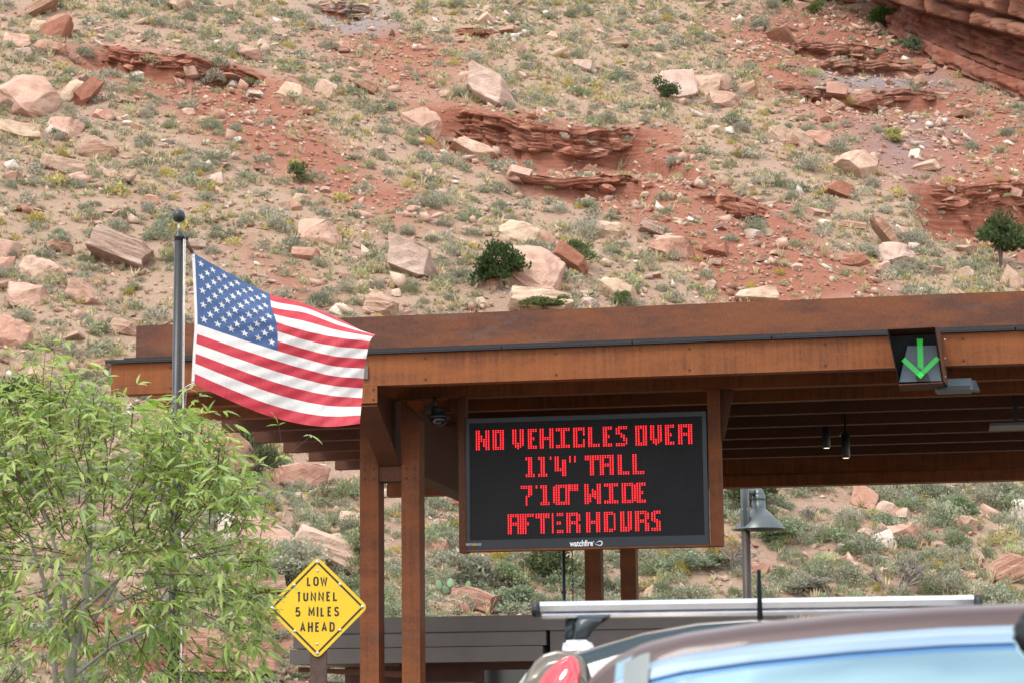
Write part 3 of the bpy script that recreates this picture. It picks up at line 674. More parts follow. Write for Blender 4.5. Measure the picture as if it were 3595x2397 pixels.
# fine erosion relief, stronger on bare red cuts
Zt = Zt + 0.05 * fbm(X / 0.5, Y / 0.5, 91, 3) + 0.16 * mr * (np.abs(fbm((X * 0.8 + Y * 0.6) / 0.9, Y / 4, 95, 3)) - 0.3)
GRID['full'] = Zt
V = np.stack([X, Y, Zt], -1).reshape(-1, 3)
idx = np.arange(nb * ny).reshape(ny, nb)
F = np.stack([idx[:-1, :-1], idx[:-1, 1:], idx[1:, 1:], idx[1:, :-1]], -1).reshape(-1, 4)
me = np_mesh('hillside', V, F, {'mask': np.stack([mr, mg, mgr], -1).reshape(-1, 3)})
for p in me.polygons: p.use_smooth = True
hs = newobj('hillside', me, M['soil']); tag(hs, 'steep red and tan desert hillside strewn with rocks and scrub', None, None, 'structure')
# flat ground to the horizon, road and kerbed island
def sheet(name, x0, x1, y0, y1, z, matl, lab):
    bm = bmesh.new(); bm.faces.new([bm.verts.new(p) for p in ((x0, y0, z), (x1, y0, z), (x1, y1, z), (x0, y1, z))]); o = fin(bm, name, matl); tag(o, lab, None, None, 'structure'); return o
M['dirt'] = simple('pale_dirt', (0.33, 0.22, 0.155), 0.95, 0, 0.25, 1.2, 0.4)
sheet('ground', -900, 900, -900, 900, -0.03, M['dirt'], 'flat reddish dirt ground around the entrance')
bm = bmesh.new(); bm.faces.new([bm.verts.new(L(*p)) for p in ((-2.2, -90, 0.0), (26, -90, 0.0), (26, 12.5, 0.0), (-2.2, 12.5, 0.0))])
tag(fin(bm, 'road', M['asphalt']), 'asphalt entrance road leading under the canopy', None, None, 'structure')
for k in range(9):
    bm = bmesh.new(); s0_ = 3.9; t0_ = -30 + k * 3.2
    bm.faces.new([bm.verts.new(L(*p)) for p in ((s0_, t0_, 0.004), (s0_ + 0.1, t0_, 0.004), (s0_ + 0.1, t0_ + 1.8, 0.004), (s0_, t0_ + 1.8, 0.004))])
    tag(fin(bm, 'lane_marking', M['paint_line']), 'yellow dashed line painted on the entrance road', None, None, 'structure')
bm = bmesh.new(); lbox(bm, -1.75, 2.4, 0.3, 8.6, 0.0, 0.14); tag(fin(bm, 'kerb', M['concrete'], bevel=0.02), 'raised concrete island carrying the booth and posts', None, None, 'structure')
# ================================================================ rocks
rng = np.random.default_rng(7)
def hull(V):
    bm = bmesh.new(); vs_ = [bm.verts.new(v) for v in V]
    r = bmesh.ops.convex_hull(bm, input=vs_)
    bmesh.ops.delete(bm, geom=list({g for g in r['geom_interior'] + r['geom_unused'] if isinstance(g, bmesh.types.BMVert)}), context='VERTS')
    return bm
def polytope(rg, dims, ncut, cutd=(0.42, 0.66)):
    """box cut by extra planes: vertices of a half-space intersection"""
    Pn, Pd = [], []
    for ax in range(3):
        for sg in (-1, 1):
            n = np.zeros(3); n[ax] = sg; n += rg.normal(0, 0.13, 3); n /= np.linalg.norm(n); Pn.append(n); Pd.append(0.5 * rg.uniform(0.85, 1.0))
    for _ in range(ncut):
        n = rg.normal(0, 1, 3); n[2] *= 0.8; n /= np.linalg.norm(n); Pn.append(n); Pd.append(rg.uniform(*cutd))
    Pn = np.array(Pn); Pd = np.array(Pd); out_ = []
    k = len(Pd)
    for i in range(k):
        for j in range(i + 1, k):
            for l in range(j + 1, k):
                A = Pn[[i, j, l]]
                if abs(np.linalg.det(A)) < 0.05: continue
                p = np.linalg.solve(A, Pd[[i, j, l]])
                if (Pn @ p <= Pd + 1e-6).all(): out_.append(p)
    return np.array(out_) * np.array(dims)
def rock_mesh(seed, dims, ncut=5, rough=0.03, cuts=2, strata=0.0, bev=0.03, cutd=(0.42, 0.66)):
    rg = np.random.default_rng(seed)
    V = polytope(rg, (1, 1, 1), ncut, cutd)
    bm = hull(V)
    bmesh.ops.dissolve_limit(bm, angle_limit=0.06, verts=bm.verts, edges=bm.edges)
    bmesh.ops.bevel(bm, geom=list(bm.edges), offset=bev, segments=1, affect='EDGES', clamp_overlap=True)
    bmesh.ops.triangulate(bm, faces=bm.faces)
    if cuts: bmesh.ops.subdivide_edges(bm, edges=[e for e in bm.edges if e.calc_length() > 0.12], cuts=cuts, use_grid_fill=True)
    bmesh.ops.triangulate(bm, faces=bm.faces)
    off = Vector(rg.uniform(-50, 50, 3))
    bm.normal_update()
    for v in bm.verts:
        d = rough * (mnoise.noise(v.co * 2.4 + off) + 0.7 * mnoise.noise(v.co * 6 + off) + 0.5 * mnoise.noise(v.co * 14 + off)) - 0.9 * rough * max(0.0, 0.12 - abs(mnoise.noise(v.co * 1.7 - off))) / 0.12
        if strata:
            w = v.co.z + 0.12 * v.co.x + 0.05 * mnoise.noise(v.co * 2 + off)
            d += strata * (mnoise.noise(Vector((off.x, 3.3, w * 13))) + 0.7 * mnoise.noise(Vector((off.y, 7.7, w * 29)))) * (1 - abs(v.normal.z)) 
        v.co += v.normal * d
    for v in bm.verts: v.co = Vector((v.co.x * dims[0], v.co.y * dims[1], v.co.z * dims[2]))
    bmesh.ops.recalc_face_normals(bm, faces=bm.faces)
    me = bpy.data.meshes.new('rock'); bm.to_mesh(me); bm.free()
    for p in me.polygons: p.use_smooth = False
    return me
def rock_material(name, attr=False, strata=False):
    m_, t, b = mat(name); co = N(t, 'ShaderNodeTexCoord').outputs['Object']
    if attr: a_ = N(t, 'ShaderNodeAttribute'); a_.attribute_name = 'col'; base = a_.outputs['Color']
    else: base = N(t, 'ShaderNodeObjectInfo').outputs['Color']
    n1 = noi(t, co, 1.6, 6, 0.65, lo=0.3, hi=0.72); n2 = noi(t, co, 11, 5, 0.7, lo=0.3, hi=0.7)
    x = mixc(t, n1, base, mixc(t, 1.0, base, (0.72, 0.60, 0.56), 'MULTIPLY'))
    x = mixc(t, n2, x, mixc(t, 1.0, x, (1.18, 1.16, 1.12), 'MULTIPLY'))
    # desert varnish and lichen stains
    vr = noi(t, co, 0.9, 7, 0.75, (1, 1, 0.45), 0.60, 0.74)
    vm = N(t, 'ShaderNodeMath', operation='MULTIPLY'); vm.inputs[1].default_value = 0.45; t.links.new(vr, vm.inputs[0])
    x = mixc(t, vm.outputs[0], x, (0.17, 0.105, 0.08))
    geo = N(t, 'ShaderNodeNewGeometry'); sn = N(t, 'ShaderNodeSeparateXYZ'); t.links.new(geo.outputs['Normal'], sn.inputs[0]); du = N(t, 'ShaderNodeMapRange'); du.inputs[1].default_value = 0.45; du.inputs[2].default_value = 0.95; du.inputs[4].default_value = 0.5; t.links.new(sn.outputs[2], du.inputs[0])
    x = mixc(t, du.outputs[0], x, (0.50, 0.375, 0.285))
    h = n2
    if strata:
        sz = noi(t, co, 3.0, 4, 0.7, (0.25, 0.25, 5.0), 0.42, 0.58)
        x = mixc(t, sz, mixc(t, 1.0, x, (0.70, 0.62, 0.58), 'MULTIPLY'), x)
        ad = N(t, 'ShaderNodeMath', operation='ADD'); t.links.new(n2, ad.inputs[0]); t.links.new(sz, ad.inputs[1]); h = ad.outputs[0]
    cr_ = noi(t, co, 2.3, 2, 0.5, (1, 1, 1.6), kind='voronoi')
    t.links.new(x, b.inputs['Base Color']); b.inputs['Roughness'].default_value = 0.92; b.inputs['Specular IOR Level'].default_value = 0.2
    bump(t, b, h, 0.55, 0.06)
    return m_
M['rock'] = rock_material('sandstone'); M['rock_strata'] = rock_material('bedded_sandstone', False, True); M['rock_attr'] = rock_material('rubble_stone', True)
RC = {'pink': (0.49, 0.335, 0.262), 'pale': (0.52, 0.390, 0.300), 'red': (0.31, 0.150, 0.100), 'brown': (0.37, 0.245, 0.172), 'cream': (0.55, 0.435, 0.320),
      'white': (0.66, 0.62, 0.55), 'grey': (0.48, 0.375, 0.315), 'rose': (0.43, 0.260, 0.195)}
def place_rock(name, me, ctr, w, h, tilt, yaw, col, label, cat='rock', group=None, lift=0.06):
    o = newobj(name, me); o.location = Vector(ctr) + Vector((0, 0, h * lift)); o.rotation_mode = 'YXZ'
    o.rotation_euler = (R(-18), R(tilt), yaw); o.color = tuple(np.clip(col, 0, 1)) + (1,)
    tag(o, label, cat, group); return o
HERO = [  # cx cy w h tilt colour strata label      (overview pixels)
 (62, 212, 165, 118, 10, 'pink', 0, 'biggest pink boulder with a flat sunlit face at the left edge'),
 (128, 62, 62, 80, 30, 'red', 0, 'dark red leaning block above the biggest boulder'),
 (92, 22, 75, 32, -28, 'brown', 1, 'dark tilted slab leaning on the dark red block'),
 (88, 58, 40, 40, 15, 'cream', 0, 'tan stone wedged between the dark slab and the red block'),
 (40, 92, 68, 42, 8, 'pink', 0, 'rounded pink stone below the dark tilted slab'),
 (118, 108, 66, 36, 5, 'rose', 0, 'low rounded pink stone at the foot of the dark red block'),
 (52, 122, 44, 42, 70, 'grey', 1, 'upright grey slab behind the biggest boulder'),
 (165, 205, 42, 66, 35, 'cream', 0, 'tan faced upright block right of the biggest boulder'),
 (196, 222, 34, 60, 30, 'red', 0, 'dark red upright split block beside the tan faced block'),
 (235, 262, 44, 28, 20, 'rose', 0, 'low reddish stone downhill of the split block'),
 (55, 306, 120, 34, 12, 'cream', 0, 'flat cream slab below the biggest boulder'),
 (150, 292, 90, 38, 15, 'pink', 0, 'flat pink slab right of the cream slab'),
 (226, 338, 84, 54, 12, 'brown', 0, 'brown block with a dark undercut below the flat pink slab'),
 (140, 378, 96, 36, 14, 'pale', 0, 'long pale slab below the brown undercut block'),
 (252, 398, 46, 22, 12, 'pale', 0, 'small pale slab right of the long pale slab'),
 (398, 8, 78, 36, 22, 'pale', 0, 'pale boulder cut off by the top edge of the photo'),
 (570, 126, 74, 30, 20, 'pink', 0, 'pink slab just above the upper red ledge'),
 (670, 208, 62, 40, 8, 'cream', 0, 'rounded cream boulder below the upper red ledge'),
 (748, 202, 54, 38, 14, 'pale', 0, 'pale boulder right of the rounded cream boulder'),
 (848, 206, 62, 22, 30, 'brown', 1, 'thin brown slab right of the pale boulder'),
 (280, 586, 150, 52, 24, 'grey', 1, 'long tilted grey pink slab left of the flagpole'),
 (138, 570, 70, 26, 8, 'brown', 1, 'flat brown slab left of the long tilted slab'),
 (8, 608, 44, 52, 10, 'rose', 0, 'rose boulder cut off by the left edge'),
 (90, 622, 112, 66, 15, 'pale', 0, 'large cracked pale boulder near the left edge'),
 (66, 678, 96, 62, 12, 'pink', 0, 'pink boulder below the cracked pale boulder'),
 (186, 674, 84, 44, 14, 'pink', 0, 'pink and white boulder right of the cracked pale boulder'),
 (345, 455, 40, 26, 10, 'rose', 0, 'small rose block uphill of the long tilted slab'),
 (288, 752, 78, 30, 16, 'pale', 1, 'pale layered slab beside the left end of the canopy roof'),
 (232, 838, 60, 34, -12, 'brown', 1, 'brown layered slab left of the canopy beam end'),
 (30, 760, 90, 80, 10, 'rose', 0, 'broken rose boulder above the tree top'),
 (735, 538, 104, 76, 16, 'pink', 0, 'large smooth pink boulder above the flag'),
 (706, 584, 66, 26, 4, 'rose', 0, 'flat rose slab under the large smooth pink boulder'),
 (948, 614, 122, 52, 28, 'grey', 0, 'tilted grey pink slab uphill of the canopy fascia'),
 (870, 694, 84, 62, 6, 'pale', 1, 'round two tone boulder just above the canopy roof'),
 (1122, 218, 142, 56, 33, 'grey', 0, 'big long tilted grey slab perched on the red scarp'),
 (970, 276, 86, 66, 14, 'pink', 0, 'pink boulder left of the perched slab'),
 (1088, 356, 120, 36, 27, 'pale', 0, 'long pale slab on the slope below the perched slab'),
 (1195, 404, 62, 26, 22, 'pink', 0, 'small pink slab at the foot of the long pale slab'),
 (1545, 188, 88, 84, 0, 'grey', 0, 'tall rounded grey pink boulder high on the slope'),
 (1618, 194, 74, 58, 8, 'pale', 0, 'pale boulder touching the tall rounded boulder'),
 (1664, 230, 72, 40, 6, 'pink', 0, 'pink boulder downhill of the tall rounded pair'),
 (1340, 152, 52, 26, 6, 'grey', 0, 'small grey boulder uphill of the perched slab'),
 (1500, 100, 46, 20, 0, 'pink', 0, 'small pink slab above the tall rounded boulder'),
 (1215, 616, 165, 118, 10, 'pink', 0, 'giant pink boulder behind the dark juniper bush'),
 (1190, 532, 100, 58, 10, 'cream', 0, 'smooth cream boulder above the giant pink boulder'),
 (1252, 552, 40, 40, 30, 'rose', 0, 'rose block right of the smooth cream boulder'),
 (1310, 600, 36, 76, -52, 'red', 0, 'leaning dark red slab right of the giant pink boulder'),
 (1238, 692, 156, 50, 6, 'cream', 0, 'broad cream boulder cut by the canopy roof line'),
 (1400, 526, 72, 40, 8, 'cream', 0, 'cream boulder beside the red gully'),
 (1418, 676, 90, 44, 26, 'cream', 0, 'cream slab dipping behind the canopy roof'),
 (1545, 568, 100, 54, 32, 'rose', 0, 'large rose slab at the edge of the red gully'),
 (1495, 528, 64, 24, 22, 'grey', 1, 'narrow grey slab above the large rose slab'),
 (1130, 640, 48, 40, 20, 'rose', 0, 'rose stone under the dark juniper bush'),
 (1740, 682, 110, 30, 4, 'pale', 0, 'pale boulder just showing above the middle of the roof'),
 (1640, 570, 66, 30, 6, 'red', 0, 'flat topped red block in the bare gully'),
 (1968, 388, 104, 44, 36, 'pale', 0, 'long pale slab on the crest of the right spur'),
 (1790, 306, 62, 40, 30, 'pale', 0, 'pale slab in the pile on the right spur'),
 (1836, 318, 66, 38, 12, 'pale', 0, 'squarish pale slab lowest in the pile on the right spur'),
 (1886, 318, 74, 34, 10, 'rose', 0, 'rose slab right of the pale slab pile'),
 (1925, 442, 62, 28, 24, 'red', 0, 'dark red slab downhill of the long pale spur slab'),
 (1978, 224, 76, 40, 4, 'rose', 1, 'rounded rose block standing under the white capped ledge'),
 (2058, 582, 96, 48, 0, 'grey', 0, 'grey cracked boulder above the lane signal'),
 (2040, 548, 22, 90, 148, 'brown', 1, 'thin brown slab leaning beside the grey cracked boulder'),
 (1965, 596, 62, 36, 4, 'red', 0, 'red block left of the grey cracked boulder'),
 (2325, 640, 50, 44, 45, 'pale', 0, 'pale slab at the right edge above the canopy'),
 (2098, 354, 22, 26, 10, 'white', 0, 'bright white block on the grey shale'),
 (545, 322, 26, 14, -25, 'white', 0, 'bright white stone on the red patch above the flag'),
 (318, 946, 40, 20, 8, 'white', 0, 'white stone below the left canopy beam end'),
 (480, 1040, 190, 150, 38, 'rose', 0, 'huge smooth rose boulder behind the flagpole base'),
 (682, 1096, 124, 62, 6, 'rose', 0, 'rounded red boulder under the stepped canopy beams'),
 (604, 1218, 140, 80, 14, 'pink', 0, 'pink boulder beside the tree crown'),
 (752, 1276, 185, 70, 26, 'pale', 0, 'long pale slab behind the yellow sign'),
 (590, 1345, 150, 30, 0, 'pale', 1, 'pale layered ledge left of the yellow sign'),
 (540, 1500, 250, 100, 6, 'rose', 1, 'big layered red boulder at the foot of the tree'),
 (520, 1205, 50, 90, 10, 'white', 0, 'white stone showing between the tree leaves'),
 (798, 1192, 56, 46, 20, 'cream', 0, 'cream boulder beside the left steel post'),
 (1090, 1378, 118, 54, 16, 'rose', 1, 'cross bedded red rock above the booth roof'),
 (1008, 1398, 70, 34, 10, 'cream', 1, 'cream rock left of the cross bedded rock'),
 (1598, 1020, 10, 10, 0, 'pink', 0, ''),
 (1340, 1300, 1, 1, 0, 'pink', 0, ''),
 (1060, 1145, 70, 40, 10, 'brown', 1, 'brown layered rock between the post and the display'),
 (1592, 1075, 1, 1, 0, 'pink', 0, ''),
 (1590, 1190, 1, 1, 0, 'pink', 0, ''),
 (590, 1350, 1, 1, 0, 'pink', 0, ''),
 (1590, 1220, 1, 1, 0, 'pink', 0, ''),
 (1012, 1250, 46, 44, 12, 'rose', 0, 'rose boulder beside the lower left corner of the display'),
 (1320, 1300, 76, 40, 30, 'pale', 1, 'pale layered slab below the display by the chain'),
 (1986, 1136, 62, 52, 18, 'rose', 0, 'rose boulder under the far canopy edge'),
 (2034, 1166, 50, 42, 10, 'grey', 0, 'grey pink boulder downhill of the rose boulder under the canopy'),
 (2058, 1180, 34, 28, 0, 'rose', 0, 'small rose boulder touching the grey pink boulder'),
 (2084, 1224, 92, 48, 4, 'rose', 0, 'broad red boulder in the scrub right of the lamp'),
 (2030, 1215, 44, 26, 20, 'pink', 0, 'pink slab left of the broad red boulder'),
 (2212, 1198, 66, 38, 6, 'pink', 0, 'pink boulder right of the broad red boulder'),
 (2340, 1166, 48, 44, 20, 'white', 0, 'white pink boulder under the canopy at the right edge'),
 (2312, 1302, 112, 62, -24, 'rose', 1, 'cross bedded red rock at the right edge above the car'),
 (2118, 1108, 60, 26, 8, 'pink', 0, 'pink slab just below the far canopy beam'),
 (1722, 1202, 62, 24, 10, 'rose', 1, 'flat red layered slab right of the lamp pole'),
 (1668, 1262, 60, 36, 14, 'rose', 1, 'red boulder at the foot of the lamp pole'),
 (1740, 1300, 48, 28, 20, 'rose', 0, 'rose boulder in the grey scrub right of the lamp pole'),
 (1600, 1356, 36, 20, 4, 'rose', 0, 'small rose boulder above the roof rack'),
]
HERO = [h for h in HERO if h[7]]
hp = hov([(h[0], h[1] + h[3] * 0.30) for h in HERO])
hero_px = []
for i, (h, c) in enumerate(zip(HERO, hp)):
    cx, cy, w, hh, tilt, colk, st, lab = h
    k = OV * c[1] / FPX * 0.96; W_, H_ = w * k, hh * k
    slab_ = hh / w < 0.5 or hh / w > 1.6
    me = rock_mesh(100 + i, (W_ * (1.0 if slab_ else 1.1), max(0.75 * W_, H_ * 0.8), H_ * 1.2), (4 if st else 6) if slab_ else 12, 0.045, 3 if w > 70 else 2, 0.035 if st else 0.0, 0.03 if slab_ else 0.05, (0.42, 0.66) if slab_ else (0.42, 0.56))
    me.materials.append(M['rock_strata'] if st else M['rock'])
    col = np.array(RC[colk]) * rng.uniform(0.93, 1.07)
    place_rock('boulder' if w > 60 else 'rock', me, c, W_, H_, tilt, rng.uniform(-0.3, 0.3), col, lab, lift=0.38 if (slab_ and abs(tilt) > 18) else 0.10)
    hero_px.append((cx * OV, cy * OV, w * OV * 0.5, hh * OV * 0.5))
hero_px = np.array(hero_px)

def zone(px, py):
    """name a stretch of the hillside by what stands near it in the photograph"""
    if py > 1650 and px < 640: return 'behind the leafy tree'
    if py > 1600 and px < 1290: return 'behind the yellow sign'
    if py > 1650 and px < 1640: return 'seen between the rusty posts'
    if py > 1650 and px < 2500: return 'below the LED display'
    if py > 1650 and px < 2900: return 'around the lamp post'
    if py > 1650: return 'under the canopy above the car roofs'
    if px < 560 and py > 700: return 'left of the flagpole'
    if px < 1300 and py > 700: return 'above the flag'
    if px < 700 and py > 330: return 'below the biggest boulder'
    if px < 700: return 'beside the biggest boulder'
    if px < 1500 and py < 330: return 'around the upper red ledge'
    if px < 1500: return 'on the slope below the upper red ledge'
    if py < 380 and px < 2600: return 'above the red scarp'
    if px < 2450 and py > 780: return 'behind the middle of the canopy roof'
    if px < 2450: return 'along the red scarp'
    if py < 600: return 'below the dark cliff'
    if py < 780: return 'on the right spur'
    return 'in the red gully above the canopy'
import re as _re
def short_of(lab): return _re.split(r' (?=(?:with|at|above|below|left|right|of|on|in|behind|under|beside|between|cut|high|just|downhill|uphill|touching|leaning|wedged|showing|perched|dipping|seen|from|near|standing|lowest)\\b)', lab)[0]
_sh = [short_of(h[7]) for h in HERO]
_ref = [a_ if _sh.count(a_) == 1 else h[7] for a_, h in zip(_sh, HERO)]
_ref = [r_ if len(r_.split()) <= 8 else None for r_ in _ref]
def where(px, py):
    d = [math.hypot(px - h[0], (py - h[1]) * 1.1) if r_ else 1e9 for h, r_ in zip(hero_px, _ref)]; i = int(np.argmin(d))
    if d[i] > 260: return zone(px, py)
    dx, dy = px - hero_px[i][0], py - hero_px[i][1]
    w_ = ('left of' if dx < 0 else 'right of') if abs(dx) > abs(dy) else ('uphill of' if dy < 0 else 'downhill of')
    t_ = f"{'close ' if d[i] < 110 else ''}{w_} the {_ref[i]}"
    return t_ if len(t_.split()) <= 11 else f"{w_} the {_ref[i]}" if len(_ref[i].split()) < 9 else zone(px, py)
def vis(px, py):
    """could the hillside be seen here (not behind canopy, display, tree, booth, cars)?"""
    top = np.where(px > 460, 1150 - 0.042 * (px - 477), 1320)
    up = (py < top) & ~((px > 690) & (px < 1300) & (py > 900 + 0.45 * (px - 690)))
    lowl = (px > 1000) & (px < 1265) & (py > 1670) & (py < 2150) | (px > 760) & (px < 1000) & (py > 1600) & (py < 2300) | (px < 560) & (py > 1320) & (py < 1450)
    mid = (px > 1355) & (px < 1410) & (py > 1720) & (py < 2160) | (px > 1497) & (px < 1612) & (py > 1745) & (py < 2150)
    led = (px > 1640) & (px < 2480) & (py > 1945) & (py < 2150); rt = (px > 2540) & (py > 1710) & (py < 2095)
    return up | lowl | mid | led | rt
def free_of_heroes(px, py, k=1.0):
    d = ((px[:, None] - hero_px[None, :, 0]) / (hero_px[None, :, 2] * k)) ** 2 + ((py[:, None] - hero_px[None, :, 1]) / (hero_px[None, :, 3] * k)) ** 2
    return (d > 1).all(1)
# medium rocks: one thing each, shapes shared
protos = [rock_mesh(900 + i, (1, 0.85, 0.72), 9, 0.045, 1, 0.0, 0.04, (0.42, 0.6)) for i in range(7)] + [rock_mesh(950 + i, (1, 0.8, 0.45), 4, 0.03, 1, 0.03, 0.03) for i in range(5)]
for i, me in enumerate(protos): me.materials.append(M['rock'] if i < 7 else M['rock_strata'])
cand = rng.uniform((0, 0), (3595, 2390), (5000, 2)); k = vis(cand[:, 0], cand[:, 1]) & free_of_heroes(cand[:, 0], cand[:, 1], 0.8); cand = cand[k][:300]
P = hit(cand[:, 0], cand[:, 1]); mm_r, mm_g, _ = masks(P[:, 0], P[:, 1])
ck = ['pink', 'pale', 'rose', 'grey', 'brown', 'cream', 'white', 'red']
word = {'pink': 'pink', 'pale': 'pale tan', 'rose': 'rose red', 'grey': 'grey pink', 'brown': 'brown', 'cream': 'cream', 'white': 'whitish', 'red': 'dark red'}
sizes = np.sort(np.exp(rng.normal(math.log(40), 0.42, len(P))))
order = rng.permutation(len(P))
med_px = []
for i, c in enumerate(P):
    spx = float(np.clip(sizes[order[i]], 20, 110)) * (1.25 if cand[i, 1] > 1600 else 1.0)
    pr = [.27, .27, .10, .13, .04, .11, .07, .01] if mm_r[i] < 0.5 else [.26, .16, .30, .08, .06, .04, .05, .05]
    cn = ck[rng.choice(8, p=pr)]
    wm = spx * c[1] / FPX; pi = rng.integers(0, len(protos))
    o = newobj('rock', protos[pi]); o.location = Vector(c) + Vector((0, 0, wm * 0.02)); o.rotation_mode = 'YXZ'
    o.rotation_euler = (R(rng.uniform(-35, 5)), R(rng.normal(14, 16)), rng.uniform(0, 6.28)); o.scale = (wm, wm * rng.uniform(0.8, 1.1), wm * rng.uniform(0.7, 1.15))
    o.color = tuple(np.clip(np.array(RC[cn]) * rng.uniform(0.88, 1.1), 0, 1)) + (1,)
    sz = 'small' if spx < 40 else 'medium' if spx < 62 else 'larger'
    tag(o, f"{sz} {word[cn]} {'block' if pi < 7 else 'flat slab'} {where(*cand[i])}", 'rock', 'loose rocks on the hillside')
    med_px.append((cand[i, 0], cand[i, 1], spx * 0.5, spx * 0.35))
med_px = np.array(med_px)

# ---------------------------------------------------------------- merged scatter (stuff)
def bm_arrays(bm):
    bmesh.ops.triangulate(bm, faces=bm.faces); bm.verts.index_update()
    V = np.array([v.co[:] for v in bm.verts]); F = np.array([[v.index for v in f.verts] for f in bm.faces]); bm.free(); return V, F
def scatter(name, pros, P, yaw, scl, cols, matl, label, jit=0.0, rot=None, vb=None):
    """merge many small copies into one mesh; pros: list of (V,F,bright)"""
    Vs, Fs, Cs = [], [], []; off = 0
    pid = rng.integers(0, len(pros), len(P))
    for k_, (V, F, br) in enumerate(pros):
        sel = np.where(pid == k_)[0]
        if not len(sel): continue
        c, s = np.cos(yaw[sel]), np.sin(yaw[sel]); n = len(V)
        X = V[None] * scl[sel][:, None, :]
        x = X[..., 0] * c[:, None] - X[..., 1] * s[:, None]; y = X[..., 0] * s[:, None] + X[..., 1] * c[:, None]; z = X[..., 2]
        if rot is not None:
            a = rot[sel][:, None]; x, z = x * np.cos(a) + z * np.sin(a), -x * np.sin(a) + z * np.cos(a)
        W_ = np.stack([x, y, z], -1) + P[sel][:, None]
        Vs.append(W_.reshape(-1, 3)); Cs.append((cols[sel][:, None, :] * br[None, :, None]).reshape(-1, 3))
        Fs.append((F[None] + (np.arange(len(sel)) * n)[:, None, None] + off).reshape(-1, 3)); off += len(sel) * n
    me = np_mesh(name, np.concatenate(Vs), np.concatenate(Fs), {'col': np.clip(np.concatenate(Cs), 0, 1)})
    o = newobj(name, me, matl); tag(o, label, None, None, 'stuff'); return o
def area_points(n, y0=40.5, y1=150, power=1.0, bmax=0.26):
    out_ = []
    tot = 0
    while tot < n:
        y = np.sqrt(rng.uniform(y0 ** 2, y1 ** 2, n * 2)); b = rng.uniform(-bmax, bmax, n * 2); x = b * y
        keep = rng.uniform(0, 1, n * 2) < (y0 / y) ** power
        v = np.stack([x, y], 1)[keep]; vv = v[:, 1] * CB - v[:, 0] * SB; v = v[vv > 39]; out_.append(v); tot += len(v)
    return np.concatenate(out_)[:n]
def on_hill(v):
    z = hill_z(v[:, 0], v[:, 1]); return np.column_stack([v, z])
# rubble
pros = []
for k in range(8):
    V, F = bm_arrays(hull(rng.normal(0, 1, (11, 3)) / 1.6 * np.array([0.5, 0.42, 0.30]))); pros.append((V, F, np.ones(len(V))))
v = area_points(56000, power=0.5); Pp = on_hill(v); r_, g_, _ = masks(v[:, 0], v[:, 1])
keep = rng.uniform(0, 1, len(v)) < 0.55 + 0.45 * r_; v, Pp, r_, g_ = v[keep], Pp[keep], r_[keep], g_[keep]
pal = np.array([RC[c] for c in ck]); wN = np.array([.26, .30, .10, .10, .02, .13, .09, .0]); wR = np.array([.26, .16, .32, .06, .08, .04, .04, .04])
ids = np.where(rng.uniform(0, 1, len(v)) < r_, rng.choice(8, len(v), p=wR / wR.sum()), rng.choice(8, len(v), p=wN / wN.sum()))
sz = np.exp(rng.normal(math.log(0.125), 0.62, len(v))); sz = np.clip(sz, 0.05, 0.7)
scl = sz[:, None] * rng.uniform(0.7, 1.3, (len(v), 3))
scatter('rubble', pros, Pp + np.array([0, 0, 0.02]), rng.uniform(0, 6.28, len(v)), scl, pal[ids] * rng.uniform(0.85, 1.12, (len(v), 1)), M['rock_attr'], 'loose stones and chips scattered over the hillside', rot=rng.normal(0.2, 0.35, len(v)))
# a run of whitish blocks below the top edge and a stony apron under the ledges on the right
wp = []
for (a, b, n, sp) in (((1085, 30), (1200, 90), 60, 28), ((1900, 110), (2060, 135), 70, 40), ((1690, 95), (1760, 140), 30, 18), ((2010, 255), (2190, 330), 50, 30)):
    tt = rng.uniform(0, 1, n)[:, None]; q = np.array(a) * (1 - tt) + np.array(b) * tt + rng.normal(0, sp / 2, (n, 2)); wp.append(q)
wp = np.concatenate(wp); Pw = hov(wp)
ids = rng.choice([1, 5, 6, 6], len(Pw)); sz = np.exp(rng.normal(math.log(0.26), 0.45, len(Pw)))
scatter('pale_rubble', pros, Pw + np.array([0, 0, 0.04]), rng.uniform(0, 6.28, len(Pw)), sz[:, None] * rng.uniform(0.7, 1.3, (len(Pw), 3)), pal[ids], M['rock_attr'], 'drift of whitish broken stones high on the hillside', rot=rng.normal(0.2, 0.3, len(Pw)))

